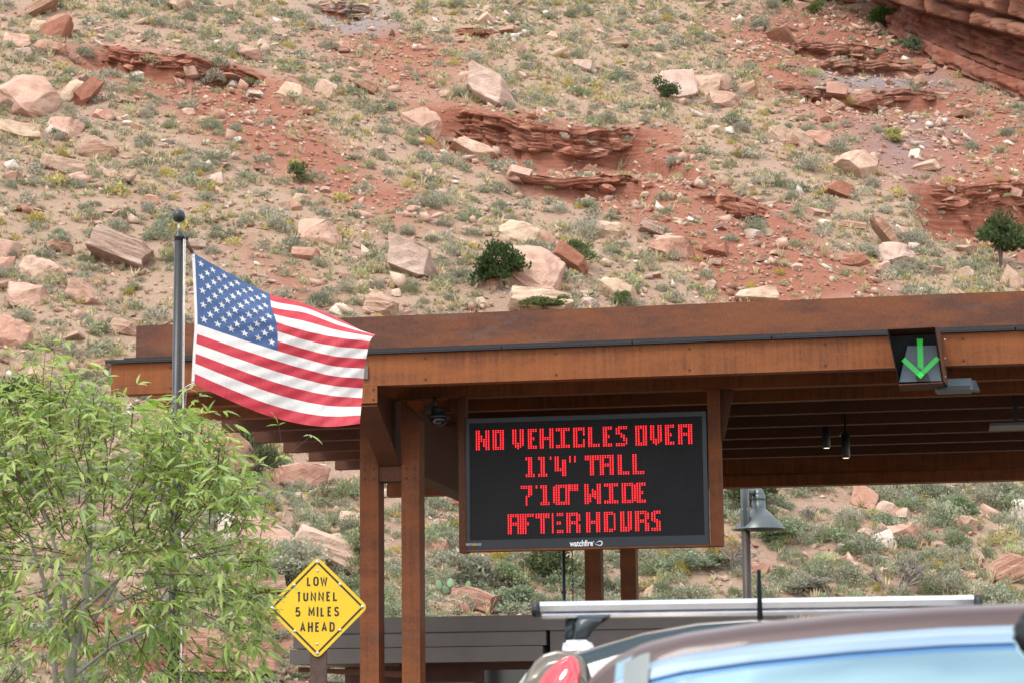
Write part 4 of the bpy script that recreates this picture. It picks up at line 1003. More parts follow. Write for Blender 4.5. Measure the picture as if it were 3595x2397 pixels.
# ---------------------------------------------------------------- cut beds: ledges of thin slabs along each scarp
def ledge(label, pts, height, seed, colk, nslab=10, hmul=1.0, cap=None, block=False):
    """a bedded outcrop along the lip of a cut: one weathered face and some broken slabs, each slab its own part"""
    rg = np.random.default_rng(seed); P3 = hov(pts, base_z); A = P3[:, :2]
    seg = np.linalg.norm(A[1:] - A[:-1], axis=1); cum = np.concatenate([[0], np.cumsum(seg)]); T = cum[-1]
    root = thing('rock_ledge', label, 'rock ledge', (float(A[len(A) // 2, 0]), float(A[len(A) // 2, 1]), float(P3[len(A) // 2, 2])))
    inv = Matrix.Translation(-Vector(root.location))
    nu, nw = int(T / 0.09), int(height / 0.045) + 4
    u = np.linspace(0, T, nu); w = np.linspace(0, 1, nw); UU, WW = np.meshgrid(u, w)
    x0 = np.interp(UU, cum, A[:, 0]); y0 = np.interp(UU, cum, A[:, 1])
    tx = np.gradient(x0, axis=1); ty = np.gradient(y0, axis=1); l = np.hypot(tx, ty); k = 9
    ker = np.ones(2 * k + 1) / (2 * k + 1); sm = lambda q: np.apply_along_axis(lambda r: np.convolve(np.pad(r, k, mode='edge'), ker, 'valid'), 1, q)
    nx, ny_ = sm(ty / l), sm(-tx / l); q = np.hypot(nx, ny_); nx, ny_ = nx / q, ny_ / q
    env = np.clip(np.minimum(UU, T - UU) / (0.15 * T + 0.2), 0, 1) ** 0.7 * (0.75 + 0.5 * fbm(UU / 2.3, UU * 0 + seed, 5, 3))
    zz_ = WW * height * env
    warp = 0.10 * fbm(UU / 1.6, UU * 0 + 3.1 * seed, 9, 3)
    kl = np.floor((zz_ + warp) * (9 if not block else 3.4)); bl = np.floor(UU / (1.3 if not block else 0.75) + 7.7 * hash2(kl, kl * 0, 81)); bed = 0.9 * (hash2(kl, bl, 83) - 0.5) + 0.5 * (vn((zz_ + warp) * 17, UU / 1.7, 33) - 0.5)
    jn = np.abs(fbm(UU / (0.55 if not block else 0.9), zz_ / 2.5 + 9 * seed, 37, 3)); jn = np.clip(0.16 - jn, 0, 1) / 0.16
    e0 = np.clip(np.minimum(UU, T - UU) / (0.16 * T + 0.3), 0, 1); e0 = e0 * e0 * (3 - 2 * e0)
    fwd = 0.10 * e0 - 0.55 * (1 - e0) + 0.42 * WW * env + 0.10 * fbm(UU / 0.3, zz_ / 0.2, 39, 3) + (0.46 * bed + 0.30 * fbm(UU / 0.8, zz_ / 0.5, 35, 4)) * np.clip(WW * 8, 0, 1) * (0.3 + 0.7 * env) - 0.28 * jn * np.clip(WW * 6, 0, 1)
    fwd[-3:] -= 0.5
    X_, Y_ = x0 + nx * fwd, y0 + ny_ * fwd; Z_ = base_z(x0, y0) + 0.03 - zz_
    Z_[0] -= 0.02
    V = np.stack([X_, Y_, Z_], -1).reshape(-1, 3); i = np.arange(nu * nw).reshape(nw, nu)
    F = np.stack([i[:-1, :-1], i[1:, :-1], i[1:, 1:], i[:-1, 1:]], -1).reshape(-1, 4)
    me = np_mesh('rock_face', V, F); me.materials.append(M['bedface']); o = newobj('rock_face', me, None, root); o.matrix_parent_inverse = inv; o.color = tuple(RC[colk]) + (1,)
    for k_ in range(nslab // 2):
        um = rg.uniform(0.08, 0.92) * T; w_ = rg.uniform(0.0, 0.9) if not cap or k_ % 2 else 0.0; x = np.interp(um, cum, A[:, 0]); y = np.interp(um, cum, A[:, 1])
        j = min(max(1, np.searchsorted(cum, um)), len(A) - 1); tn = A[j] - A[j - 1]; tn = tn / np.linalg.norm(tn); nn = np.array([tn[1], -tn[0]])
        ln = rg.uniform(0.35, 1.1) * hmul; hgt = rg.uniform(0.12, 0.28) * hmul; f = -0.10 + 0.4 * w_ + rg.uniform(-0.1, 0.05)
        o = newobj('slab', protos[rg.integers(0, 12)], None, root); o.matrix_parent_inverse = inv
        o.location = (x + nn[0] * f, y + nn[1] * f, float(base_z(np.array([x]), np.array([y]))[0]) - w_ * height * 0.9 - hgt * 0.2)
        o.rotation_euler = (rg.normal(0, 0.12), rg.normal(0, 0.12), math.atan2(tn[1], tn[0]) + rg.normal(0, 0.35)); o.scale = (ln, rg.uniform(0.5, 0.9), hgt * 2)
        o.color = tuple(np.clip(np.array(RC[cap] if (cap and w_ == 0) else RC[colk]) * rg.uniform(0.85, 1.2), 0, 1)) + (1,)
    return root
def bed_material():
    m_, t, b = mat('eroded_beds'); co = N(t, 'ShaderNodeTexCoord').outputs['Object']; base = N(t, 'ShaderNodeObjectInfo').outputs['Color']
    n1 = noi(t, co, 1.4, 7, 0.7, lo=0.3, hi=0.7); n2 = noi(t, co, 14, 5, 0.75, lo=0.3, hi=0.7); sz = noi(t, co, 2.6, 6, 0.75, (0.18, 0.18, 3.4), 0.38, 0.64)
    x = mixc(t, n1, base, mixc(t, 1.0, base, (0.76, 0.66, 0.62), 'MULTIPLY')); x = mixc(t, sz, mixc(t, 1.0, x, (0.60, 0.50, 0.46), 'MULTIPLY'), mixc(t, 1.0, x, (1.18, 1.24, 1.26), 'MULTIPLY')); x = mixc(t, n2, x, mixc(t, 1.0, x, (1.15, 1.15, 1.15), 'MULTIPLY'))
    t.links.new(x, b.inputs['Base Color']); b.inputs['Roughness'].default_value = 0.95; b.inputs['Specular IOR Level'].default_value = 0.1
    ad = N(t, 'ShaderNodeMath', operation='ADD'); t.links.new(n2, ad.inputs[0]); t.links.new(sz, ad.inputs[1]); bump(t, b, ad.outputs[0], 0.7, 0.10); return m_
M['bedface'] = bed_material()
RC['bed'] = (0.43, 0.205, 0.140); RC['bedp'] = (0.40, 0.215, 0.155)
for (lab, i, hgt, sd_, ck_, ns, hm, cap, blk) in [
 ('upper dark red ledge of thin beds above the flag', 0, 1.0, 1, 'bed', 12, 0.8, None, False), ('tall red scarp of crumbling beds in the middle of the slope', 1, 1.4, 2, 'bed', 14, 1.0, None, False),
 ('low broken red ledge below the tall scarp', 2, 0.7, 3, 'bed', 10, 0.8, None, False), ('blocky dark red ledge on the right of the red gully', 3, 0.9, 4, 'bed', 10, 1.2, None, True),
 ('layered red bank at the right edge above the canopy', 4, 1.9, 5, 'bed', 14, 1.0, None, False), ('white capped rose ledge below the cliff', 5, 0.95, 6, 'bedp', 16, 1.1, 'white', True),
 ('row of rose blocks below the cliff foot', 6, 0.7, 7, 'bedp', 14, 1.1, None, True), ('tan blocky ledge above the grey shale', 7, 0.6, 8, 'bedp', 14, 1.1, None, True),
 ('grey layered ledge at the top of the photo', 8, 0.7, 9, 'grey', 10, 0.8, None, False), ('small dark ledge at the top of the photo', 9, 0.5, 10, 'bed', 6, 0.8, None, False)]:
    ledge(lab, SC_DEF[i][0], hgt, sd_, ck_, ns, hm, cap, blk)

# ---------------------------------------------------------------- cliff in the upper corner
def cliff_material():
    m_, t, b = mat('cliff_sandstone'); co = N(t, 'ShaderNodeTexCoord').outputs['Object']; base = N(t, 'ShaderNodeObjectInfo').outputs['Color']
    geo = N(t, 'ShaderNodeNewGeometry').outputs['Position']
    n1 = noi(t, geo, 0.8, 7, 0.7, lo=0.3, hi=0.7); st = noi(t, geo, 1.5, 6, 0.7, (1.6, 1.6, 0.16), 0.48, 0.62)
    x = mixc(t, n1, base, mixc(t, 1.0, base, (0.70, 0.62, 0.60), 'MULTIPLY'))
    sm = N(t, 'ShaderNodeMath', operation='MULTIPLY'); sm.inputs[1].default_value = 0.6; t.links.new(st, sm.inputs[0])
    x = mixc(t, sm.outputs[0], x, (0.19, 0.12, 0.105))
    bz_ = noi(t, geo, 0.9, 4, 0.6, (0.12, 0.12, 2.0), 0.40, 0.62); x = mixc(t, bz_, mixc(t, 1.0, x, (0.8, 0.74, 0.7), 'MULTIPLY'), x)
    t.links.new(x, b.inputs['Base Color']); b.inputs['Roughness'].default_value = 0.95; b.inputs['Specular IOR Level'].default_value = 0.15
    ad = N(t, 'ShaderNodeMath', operation='ADD'); t.links.new(n1, ad.inputs[0]); t.links.new(bz_, ad.inputs[1]); bump(t, b, ad.outputs[0], 0.5, 0.15)
    return m_
M['cliff'] = cliff_material()
cp0 = hov([(1940, 60), (2060, 90), (2200, 150), (2352, 215), (2440, 250)], base_z)
cliff = thing('sandstone_cliff', 'dark red overhanging sandstone cliff in the upper right corner', 'cliff', tuple(cp0[1]))
inv = Matrix.Translation(-Vector(cliff.location))
def cliff_course(line, Yd, h_px, lens, depth, fwd, colr, seed, name, cutn=3, rough=0.03, strata=0.02, drop=0.0):
    """line: photograph overview points of the course's lower edge, at distance Yd (per point)"""
    rg = np.random.default_rng(seed)
    Q = np.array([at(a * OV, b * OV, y) for (a, b), y in zip(line, Yd)]); seg = np.linalg.norm(Q[1:] - Q[:-1], axis=1); cum = np.concatenate([[0], np.cumsum(seg)]); T = cum[-1]; u = 0
    while u < T:
        ln = rg.uniform(*lens); um = min(u + ln / 2, T); p = np.array([np.interp(um, cum, Q[:, k]) for k in range(3)])
        j = min(max(1, np.searchsorted(cum, um)), len(Q) - 1); tn = Q[j] - Q[j - 1]; yaw = math.atan2(tn[1], tn[0]); pit = -math.atan2(tn[2], np.linalg.norm(tn[:2]))
        hh = h_px * OV * p[1] / FPX * rg.uniform(0.9, 1.1)
        me = rock_mesh(seed * 100 + int(u * 10), (ln * 1.1, depth, hh * 1.12), cutn, rough, 3, strata, 0.04); me.materials.append(M['cliff'])
        o = newobj(name, me, None, cliff); o.matrix_parent_inverse = inv
        nn = np.array([math.sin(yaw), -math.cos(yaw), 0])
        o.location = Vector(p + nn * (fwd - depth / 2 + rg.uniform(-0.2, 0.2)) + np.array([0, 0, hh / 2])); o.rotation_mode = 'YXZ'; o.rotation_euler = (0, pit, yaw + rg.normal(0, 0.05))
        o.color = tuple(np.array(colr) * rg.uniform(0.88, 1.12)) + (1,)
        u += ln
YD = [float(q) for q in hov([(1990, 45), (2090, 95), (2200, 160), (2352, 250), (2470, 290)], base_z)[:, 1] - 0.6]
cr1, cr2 = (0.27, 0.130, 0.086), (0.265, 0.108, 0.070)
YD2 = [float(q) for q in hov([(2000, 20), (2110, 94), (2200, 140), (2352, 196), (2490, 244)], base_z)[:, 1] - 0.3]
def cliff_face(name, line, Yd, h_up, seed, colr, bed, joint, amp, fwd0, lean, under=0.0, edge=0.5, dens=0.10):
    """a weathered rock face rising from its lower edge: beds and joints cut back into it, undercut at the foot"""
    Q = np.array([at(a_ * OV, b_ * OV, y) for (a_, b_), y in zip(line, Yd)]); seg = np.linalg.norm(Q[1:] - Q[:-1], axis=1); cum = np.concatenate([[0], np.cumsum(seg)]); T = cum[-1]
    nu, nw = int(T / dens), max(8, int(h_up / dens)); u = np.linspace(0, T, nu); w = np.linspace(0, h_up, nw); UU, WW = np.meshgrid(u, w)
    C3 = [np.interp(UU, cum, Q[:, k]) for k in range(3)]; tn = Q[-1] - Q[0]; nx, ny_ = tn[1], -tn[0]; q = math.hypot(nx, ny_); nx, ny_ = nx / q, ny_ / q
    warp = 0.35 * bed * fbm(UU / (2.2 * bed + 1), WW / 6 + seed, seed, 3); zf = (WW + warp) / bed; kl = np.floor(zf); hz = hash2(kl, kl * 0 + seed, 7)
    uf = (UU + 0.5 * fbm(WW / 1.3, UU / 3, seed + 3, 3)) / (joint * (0.7 + 0.7 * hz)) + 5.3 * hz; bl = np.floor(uf)
    dzb = np.minimum(zf - kl, 1 - (zf - kl)) * bed; dub = np.minimum(uf - bl, 1 - (uf - bl)) * joint
    cut = np.clip(1 - dzb / (0.08 + 0.10 * bed), 0, 1) ** 1.2 * (hash2(kl, bl, 11) * 0.7 + 0.3) + np.clip(1 - dub / (0.08 + 0.09 * joint), 0, 1) ** 1.2 * (0.35 + 0.65 * hash2(bl, kl, 17))
    f = fwd0 + lean * WW + amp * (hash2(kl, bl, 13) - 0.5) * 1.3 + 0.6 * amp * (hz - 0.5) + 0.55 * amp * fbm(UU / 1.4, WW / 1.1, seed + 5, 4) + 0.16 * fbm(UU / 0.45, WW / 0.3, seed + 9, 3) - edge * np.clip(cut, 0, 1.2)
    if under: f = f - under * np.clip(1 - WW / (0.09 * h_up), 0, 1) ** 0.6
    V = np.stack([C3[0] + nx * f, C3[1] + ny_ * f, C3[2] + WW], -1).reshape(-1, 3); i = np.arange(nu * nw).reshape(nw, nu)
    F = np.stack([i[:-1, :-1], i[:-1, 1:], i[1:, 1:], i[1:, :-1]], -1).reshape(-1, 4); me = np_mesh(name, V, F); me.materials.append(M['cliff'])
    o = newobj(name, me, None, cliff); o.matrix_parent_inverse = inv; o.color = tuple(colr) + (1,); return o
cliff_face('rock_face', [(1925, -40), (1990, -6), (2090, 34), (2200, 80), (2352, 118), (2490, 152)], [YD2[0], YD2[0], YD2[1], YD2[2], YD2[3], YD2[4]], 9.0, 21, cr1, 1.7, 3.2, 0.8, 2.6, 0.03, 3.8, 1.5)
cliff_face('bedded_foot', [(2040, 56), (2110, 94), (2200, 140), (2352, 196), (2490, 244)], YD2, 2.4, 22, cr2, 0.42, 2.2, 0.40, 1.3, -0.42, 0.0, 0.35, 0.06)
cliff_face('lower_band', [(2130, 112), (2210, 152), (2352, 212), (2490, 262)], YD2[1:], 0.8, 23, cr2, 0.9, 1.1, 0.25, 2.1, -0.2, 0.0, 0.3, 0.07)
cliff_course([(1790, 2), (1870, -6), (1950, 4)], [float(q) for q in hov([(1790, 4), (1870, 2), (1950, 8)], base_z)[:, 1] - 0.3], 20, (1.5, 3.5), 4, 0.4, cr2, 11, 'rock_layer', 3, 0.02, 0.05)

# ================================================================ scrub
def foliage_material(name, attr=False):
    m_, t, b = mat(name)
    a_ = N(t, 'ShaderNodeAttribute'); a_.attribute_name = 'col'
    if attr: x = a_.outputs['Color']
    else: x = mixc(t, 1.0, N(t, 'ShaderNodeObjectInfo').outputs['Color'], a_.outputs['Color'], 'MULTIPLY')
    t.links.new(x, b.inputs['Base Color']); b.inputs['Roughness'].default_value = 0.85; b.inputs['Specular IOR Level'].default_value = 0.15
    tr = N(t, 'ShaderNodeBsdfTranslucent'); t.links.new(x, tr.inputs[0]); ms = N(t, 'ShaderNodeMixShader'); ms.inputs[0].default_value = 0.28
    o_ = t.nodes['Material Output']; t.links.new(b.outputs[0], ms.inputs[1]); t.links.new(tr.outputs[0], ms.inputs[2]); t.links.new(ms.outputs[0], o_.inputs[0])
    return m_
M['fol'] = foliage_material('shrub_leaves'); M['fol_attr'] = foliage_material('scrub_leaves', True)
def shrub_arrays(rg, n, size, flat=0.75, up=0.5, spread=0.35, tri=False):
    """dome of radius .5 made of small leaf sprays"""
    lob = rg.normal(0, 0.12, (7, 3)) * np.array([1, 1, 0.5]); lr = rg.uniform(0.28, 0.42, 7)
    k = rg.integers(0, 7, n); d = rg.normal(0, 1, (n, 3)); d[:, 2] = np.abs(d[:, 2]) * 0.9 + 0.05; d /= np.linalg.norm(d, axis=1)[:, None]
    rad = lr[k] * (0.70 + 0.36 * rg.uniform(0, 1, n))
    c = lob[k] + d * rad[:, None]; c[:, 2] = np.abs(c[:, 2]) * flat / 0.6 + 0.01
    ax = d * 0.7 + np.array([0, 0, up]) + rg.normal(0, spread, (n, 3)); ax /= np.linalg.norm(ax, axis=1)[:, None]
    sd_ = np.cross(ax, rg.normal(0, 1, (n, 3))); sd_ /= np.linalg.norm(sd_, axis=1)[:, None]
    ln = size * rg.uniform(0.6, 1.5, n)[:, None]; wd = size * rg.uniform(0.28, 0.55, n)[:, None]
    if tri:
        V = np.stack([c - ax * ln * 0.5 - sd_ * wd, c - ax * ln * 0.4 + sd_ * wd, c + ax * ln * 0.6], 1).reshape(-1, 3)
        return V, np.arange(3 * n).reshape(-1, 3), np.repeat(rg.uniform(0.72, 1.28, n), 3)
    V = np.stack([c - ax * ln * 0.5 - sd_ * wd * 0.4, c - ax * ln * 0.1 + sd_ * wd, c + ax * ln * 0.6, c - ax * ln * 0.05 - sd_ * wd], 1).reshape(-1, 3)
    i = np.arange(n)[:, None] * 4; F = np.concatenate([i + np.array([[0, 1, 2]]), i + np.array([[0, 2, 3]])])
    br = np.repeat(rg.uniform(0.72, 1.28, n), 4)
    return V, F, br
def shrub_mesh(name, rg, n, size, matl, tipcol=None, tipfrac=0.0, **kw):
    V, F, br = shrub_arrays(rg, n, size, **kw)
    C = np.repeat(br[:, None], 3, 1)
    if tipcol is not None:
        top = V[:, 2].reshape(-1, 4).mean(1); q = np.quantile(top, 1 - tipfrac * 1.6); m_ = np.repeat((top > q) & (rg.uniform(0, 1, len(top)) < 0.65), 4); C[m_] = np.array(tipcol) * br[m_][:, None]
    me = np_mesh(name, V, F, {'col': C}); me.materials.append(matl); return me
SAGE = [shrub_mesh('sagebrush', np.random.default_rng(300 + i), 1100, 0.055, M['fol']) for i in range(6)]
YEL = [shrub_mesh('rabbitbrush', np.random.default_rng(330 + i), 800, 0.055, M['fol'], (1.4, 1.1, 0.42), 0.40, up=0.9) for i in range(4)]
CUSH = [shrub_mesh('pale_shrub', np.random.default_rng(350 + i), 700, 0.05, M['fol'], flat=0.5, up=0.9, spread=0.2) for i in range(3)]
GRN = [shrub_mesh('green_shrub', np.random.default_rng(370 + i), 1100, 0.055, M['fol'], up=0.8) for i in range(3)]
kinds = [('sage_shrub', SAGE, [(0.335, 0.315, 0.235), (0.305, 0.300, 0.212), (0.360, 0.335, 0.258), (0.270, 0.280, 0.190)], 'sagebrush', 'sagebrush on the hillside', 62, 300),
         ('yellow_flowering_shrub', YEL, [(0.31, 0.295, 0.12), (0.34, 0.30, 0.115)], 'yellow rabbitbrush', 'rabbitbrush on the hillside', 40, 150),
         ('pale_shrub', CUSH, [(0.44, 0.445, 0.25), (0.40, 0.41, 0.225)], 'pale cushion shrub', 'cushion shrubs on the hillside', 42, 110),
         ('green_shrub', GRN, [(0.225, 0.245, 0.140), (0.250, 0.268, 0.165)], 'green shrub', 'green shrubs on the hillside', 58, 90)]
sw = {'sage_shrub': ('silvery', 'dusky'), 'yellow_flowering_shrub': ('bright', 'muted'), 'pale_shrub': ('light', 'dull'), 'green_shrub': ('light', 'dark')}
for ki, (nm, meshes, cols, words, grp, spx0, cnt) in enumerate(kinds):
    cand = rng.uniform((-20, 0), (3620, 2390), (6000, 2)); ok = vis(cand[:, 0], cand[:, 1]) & free_of_heroes(cand[:, 0], cand[:, 1], 0.75)
    # more scrub low on the slope and under the canopy
    ok &= rng.uniform(0, 1, len(cand)) < np.where(cand[:, 1] > 1600, 1.0, 0.62)
    cand = cand[ok]; Pq = hit(cand[:, 0], cand[:, 1]); r_, g_, _ = masks(Pq[:, 0], Pq[:, 1])
    pr = np.where(r_ > 0.55, {'sage_shrub': 0.22, 'yellow_flowering_shrub': 0.35, 'pale_shrub': 1.0, 'green_shrub': 0.1}[nm], {'sage_shrub': 1, 'yellow_flowering_shrub': 0.8, 'pale_shrub': 0.2, 'green_shrub': 1}[nm])
    if nm in ('yellow_flowering_shrub', 'pale_shrub'): pr = pr * np.where(cand[:, 1] > 1600, 0.35, 1)
    k = rng.uniform(0, 1, len(cand)) < pr; cand, Pq = cand[k][:cnt], Pq[k][:cnt]
    for i, c in enumerate(Pq):
        base = spx0 * math.exp(rng.normal(0, 0.3)); low = cand[i, 1] > 1600
        wm = np.clip(base * c[1] / FPX, 0.22, 1.5) if not low else np.clip(base * 1.5 * c[1] / FPX, 0.4, 1.7)
        o = newobj(nm, meshes[rng.integers(0, len(meshes))]); o.location = Vector(c) - Vector((0, 0, 0.04 * wm)); o.rotation_euler = (R(rng.uniform(-14, 2)), R(rng.uniform(-4, 12)), rng.uniform(0, 6.28))
        o.scale = (wm, wm, wm * rng.uniform(0.75, 1.15)); cc = np.array(cols[rng.integers(0, len(cols))]) * rng.uniform(0.85, 1.15)
        if low: cc = cc * np.array([1.0, 1.02, 0.97])
        o.color = tuple(np.clip(cc, 0, 1)) + (1,)
        szw = 'small' if wm * FPX / c[1] < spx0 * 0.85 else 'medium' if wm * FPX / c[1] < spx0 * 1.25 else 'big'
        tag(o, f"{szw} {sw[nm][int(cc.sum() < np.mean(cols) * 3)]} {words} {where(*cand[i])}", 'shrub', grp)
# the rest of the scrub, as one mass
LS = [shrub_arrays(np.random.default_rng(400 + i), 110, 0.125, tri=True) for i in range(6)]
v = area_points(11500, power=0.55); r_, g_, gr = masks(v[:, 0], v[:, 1]); k = rng.uniform(0, 1, len(v)) < np.clip(1.0 - 0.85 * r_ - 0.8 * g_, 0.05, 1); v = v[k]
Pp = on_hill(v); allc = np.array([(0.335, 0.315, 0.235), (0.305, 0.300, 0.212), (0.27, 0.28, 0.19), (0.37, 0.355, 0.19), (0.31, 0.315, 0.19), (0.44, 0.37, 0.14), (0.24, 0.26, 0.16)])
ci = rng.choice(7, len(v), p=[.25, .22, .16, .1, .12, .08, .07]); sz = np.clip(np.exp(rng.normal(math.log(0.48), 0.36, len(v))), 0.2, 1.1)
far_ = v[:, 1] * CB - v[:, 0] * SB > 56; v, Pp, ci, sz = v[far_], Pp[far_], ci[far_], sz[far_]
scatter('scrub', LS, Pp, rng.uniform(0, 6.28, len(v)), sz[:, None] * np.array([[1, 1, 0.85]]), allc[ci] * rng.uniform(0.85, 1.15, (len(v), 1)), M['fol_attr'], 'low grey green scrub scattered over the hillside')
LN = [shrub_arrays(np.random.default_rng(430 + i), 330, 0.075, tri=True) for i in range(6)]
v = area_points(2600, y0=40.5, y1=66, power=0.5); vv = v[:, 1] * CB - v[:, 0] * SB; v = v[vv < 58]; r_, g_, gr = masks(v[:, 0], v[:, 1]); Pp = on_hill(v)
lowc = np.array([(0.32, 0.325, 0.23), (0.29, 0.31, 0.205), (0.26, 0.295, 0.18), (0.37, 0.37, 0.245), (0.23, 0.28, 0.155), (0.40, 0.37, 0.15), (0.28, 0.315, 0.21)])
ci = rng.choice(7, len(v), p=[.24, .22, .18, .12, .1, .04, .1]); sz = np.clip(np.exp(rng.normal(math.log(0.55), 0.35, len(v))), 0.25, 1.2)
scatter('low_scrub', LN, Pp, rng.uniform(0, 6.28, len(v)), sz[:, None] * np.array([[1, 1, 0.8]]), lowc[ci] * rng.uniform(0.85, 1.15, (len(v), 1)), M['fol_attr'], 'dense grey green scrub at the foot of the hillside')
# dry grass
def tuft(rg, n=11):
    V, F, B = [], [], []
    for k in range(n):
        a = rg.uniform(0, 6.28); l = rg.uniform(0.6, 1.1); ln = rg.uniform(0.2, 0.75); b = np.array([math.cos(a), math.sin(a), 0]); s = np.array([-b[1], b[0], 0]) * 0.09
        p0 = b * 0.08; V += [p0 - s, p0 + s, b * ln + np.array([0, 0, l])]; F.append([3 * k, 3 * k + 1, 3 * k + 2]); B += [0.85, 0.85, 1.15]
    return np.array(V), np.array(F), np.array(B)
TU = [tuft(np.random.default_rng(500 + i)) for i in range(6)]
v = area_points(52000, power=0.5); r_, g_, gr = masks(v[:, 0], v[:, 1]); k = rng.uniform(0, 1, len(v)) < np.clip(1.15 * gr + 0.12 - 0.8 * g_, 0.03, 1); v = v[k]; Pp = on_hill(v)
gc = np.array([(0.56, 0.46, 0.27), (0.50, 0.42, 0.25), (0.44, 0.40, 0.22), (0.38, 0.37, 0.19), (0.58, 0.50, 0.33)]); ci = rng.choice(5, len(v), p=[.3, .25, .2, .1, .15])
sz = np.clip(np.exp(rng.normal(math.log(0.17), 0.4, len(v))), 0.06, 0.42)
scatter('grass', TU, Pp, rng.uniform(0, 6.28, len(v)), sz[:, None] * np.array([[1.1, 1.1, 1.0]]), gc[ci] * rng.uniform(0.85, 1.12, (len(v), 1)), M['fol_attr'], 'dry straw coloured grass tufts between the rocks')

# junipers and bigger bushes that can be told apart
M['bark'] = simple('juniper_bark', (0.13, 0.095, 0.075), 0.95, 0, 0.3, 12, 0.5)
def bush(name, ovx, ovy, w, h, col, label, seed, n=1500, leaf=0.045, cat='bush'):
    c = hov([(ovx, ovy + h * 0.42)])[0]; k = OV * c[1] / FPX; W_, H_ = w * k, h * k
    if name == 'juniper': c = np.array(at(ovx * OV, (ovy + h * 0.42) * OV, c[1] - 0.62 * W_))
    root = thing(name, label, cat, tuple(c)); rg = np.random.default_rng(seed)
    lobes = rg.uniform(-1, 1, (11, 3)) * np.array([0.33, 0.3, 0.30]) + np.array([0, 0, 0.48]); V, F, B = [], [], []; off = 0
    per = n // 11
    for lb in lobes:
        v_, f_, b_ = shrub_arrays(rg, per, leaf, flat=0.9, up=0.5); r_ = rg.uniform(0.38, 0.62); v_ = v_ * r_ + lb - np.array([0, 0, 0.16]); V.append(v_); F.append(f_ + off); B.append(b_ * rg.uniform(0.75, 1.2)); off += len(v_)
    V = np.concatenate(V); F = np.concatenate(F); B = np.concatenate(B)
    g_ = 1.32 if name == 'juniper' else 1.05
    me = np_mesh('crown', V * np.array([W_ * g_, W_ * 0.95, H_ * g_]), F, {'col': np.repeat(B[:, None], 3, 1)}); me.materials.append(M['fol'])
    o = newobj('crown', me, None, root); o.color = tuple(np.array(col) * (1.0 if name == 'juniper' else 1.4)) + (1,)
    bm = bmesh.new()
    for k_ in range(4):
        lb = lobes[rg.integers(0, 11)]; tube(bm, [(0.02 * k_ * W_, 0.15 * W_, -0.35 * W_), (lb[0] * 0.4 * W_, lb[1] * 0.4 * W_, 0.25 * H_), (lb[0] * W_, lb[1] * W_, lb[2] * 0.8 * H_)], [0.028 * W_, 0.02 * W_, 0.01 * W_], 6)
    me = bpy.data.meshes.new('trunk'); bm.to_mesh(me); bm.free(); me.materials.append(M['bark']); newobj('trunk', me, None, root)
    return root
JG = (0.050, 0.078, 0.026); YG = (0.135, 0.165, 0.065)
for i, a in enumerate([('juniper', 1150, 610, 88, 88, JG, 'dark green juniper in front of the giant pink boulder'), ('juniper', 1530, 208, 52, 42, (0.075, 0.098, 0.045), 'round dark bush in front of the tall rounded boulder'),
          ('juniper', 2034, 40, 64, 42, (0.080, 0.125, 0.030), 'bright green juniper at the foot of the cliff'), ('juniper', 2095, 106, 44, 34, (0.12, 0.145, 0.085), 'grey green bush below the cliff overhang'),
          ('juniper', 2300, 558, 96, 92, (0.062, 0.088, 0.034), 'dark juniper at the right edge above the canopy'), ('juniper', 686, 400, 36, 38, (0.11, 0.14, 0.05), 'dark green bush on the slope above the smooth pink boulder'),
          ('juniper', 1330, 582, 70, 46, (0.12, 0.15, 0.06), 'green bush behind the leaning dark red slab'), ('juniper', 1255, 700, 86, 28, (0.13, 0.15, 0.055), 'low green bush at the canopy roof line'),
          ('juniper', 1425, 688, 36, 28, YG, 'small green bush on the cream slab by the roof line'), ('juniper', 1740, 1130, 110, 60, (0.085, 0.105, 0.045), 'dark bush behind the lamp shade'),
          ('juniper', 580, 1045, 90, 110, (0.095, 0.115, 0.055), 'dark green bush behind the flag and stepped beams'), ('juniper', 30, 935, 90, 80, (0.085, 0.115, 0.045), 'dark green bush behind the tree top'),
          ('juniper', 1262, 1292, 92, 66, (0.105, 0.125, 0.055), 'leafy dark bush below the display'), ('juniper', 1875, 20, 30, 24, (0.13, 0.18, 0.05), 'small bright green bush near the top edge'),
          ('juniper', 2045, 310, 56, 40, (0.25, 0.24, 0.085), 'yellow green bush on the grey shale'), ('juniper', 680, 1315, 150, 80, (0.20, 0.20, 0.135), 'large grey sage clump left of the yellow sign'),
          ('juniper', 830, 1280, 90, 120, (0.185, 0.195, 0.105), 'tall grey green sage clump behind the steel posts'), ('juniper', 1085, 1315, 120, 95, (0.215, 0.215, 0.155), 'large grey sage clump above the cross bedded rock'),
          ('juniper', 1165, 1365, 110, 65, (0.155, 0.190, 0.115), 'green sage clump right of the cross bedded rock'), ('juniper', 1165, 1320, 80, 70, (0.16, 0.185, 0.095), 'feathery green bush right of the large sage clump'),
          ('juniper', 1370, 1340, 90, 50, (0.19, 0.20, 0.135), 'sage clump seen between the far posts'), ('juniper', 2215, 1165, 80, 54, (0.14, 0.175, 0.095), 'broad green bush under the far canopy edge'),
          ('juniper', 1860, 1340, 110, 40, (0.22, 0.215, 0.17), 'low grey bush above the middle of the roof rack'), ('juniper', 1770, 1225, 120, 40, (0.155, 0.20, 0.105), 'spreading green bush right of the lamp pole'),
          ('juniper', 1620, 1290, 110, 46, (0.17, 0.20, 0.13), 'blue green sage patch left of the lamp pole')]):
    nm, x, y, w, h, col, lab = a
    if i >= 14: nm = 'sage_clump' if 'sage' in lab else 'bush'
    bush(nm, x, y, w, h, col, lab, 700 + i, 2600 if w > 60 else 1500, 0.15 if w < 60 else 0.12)
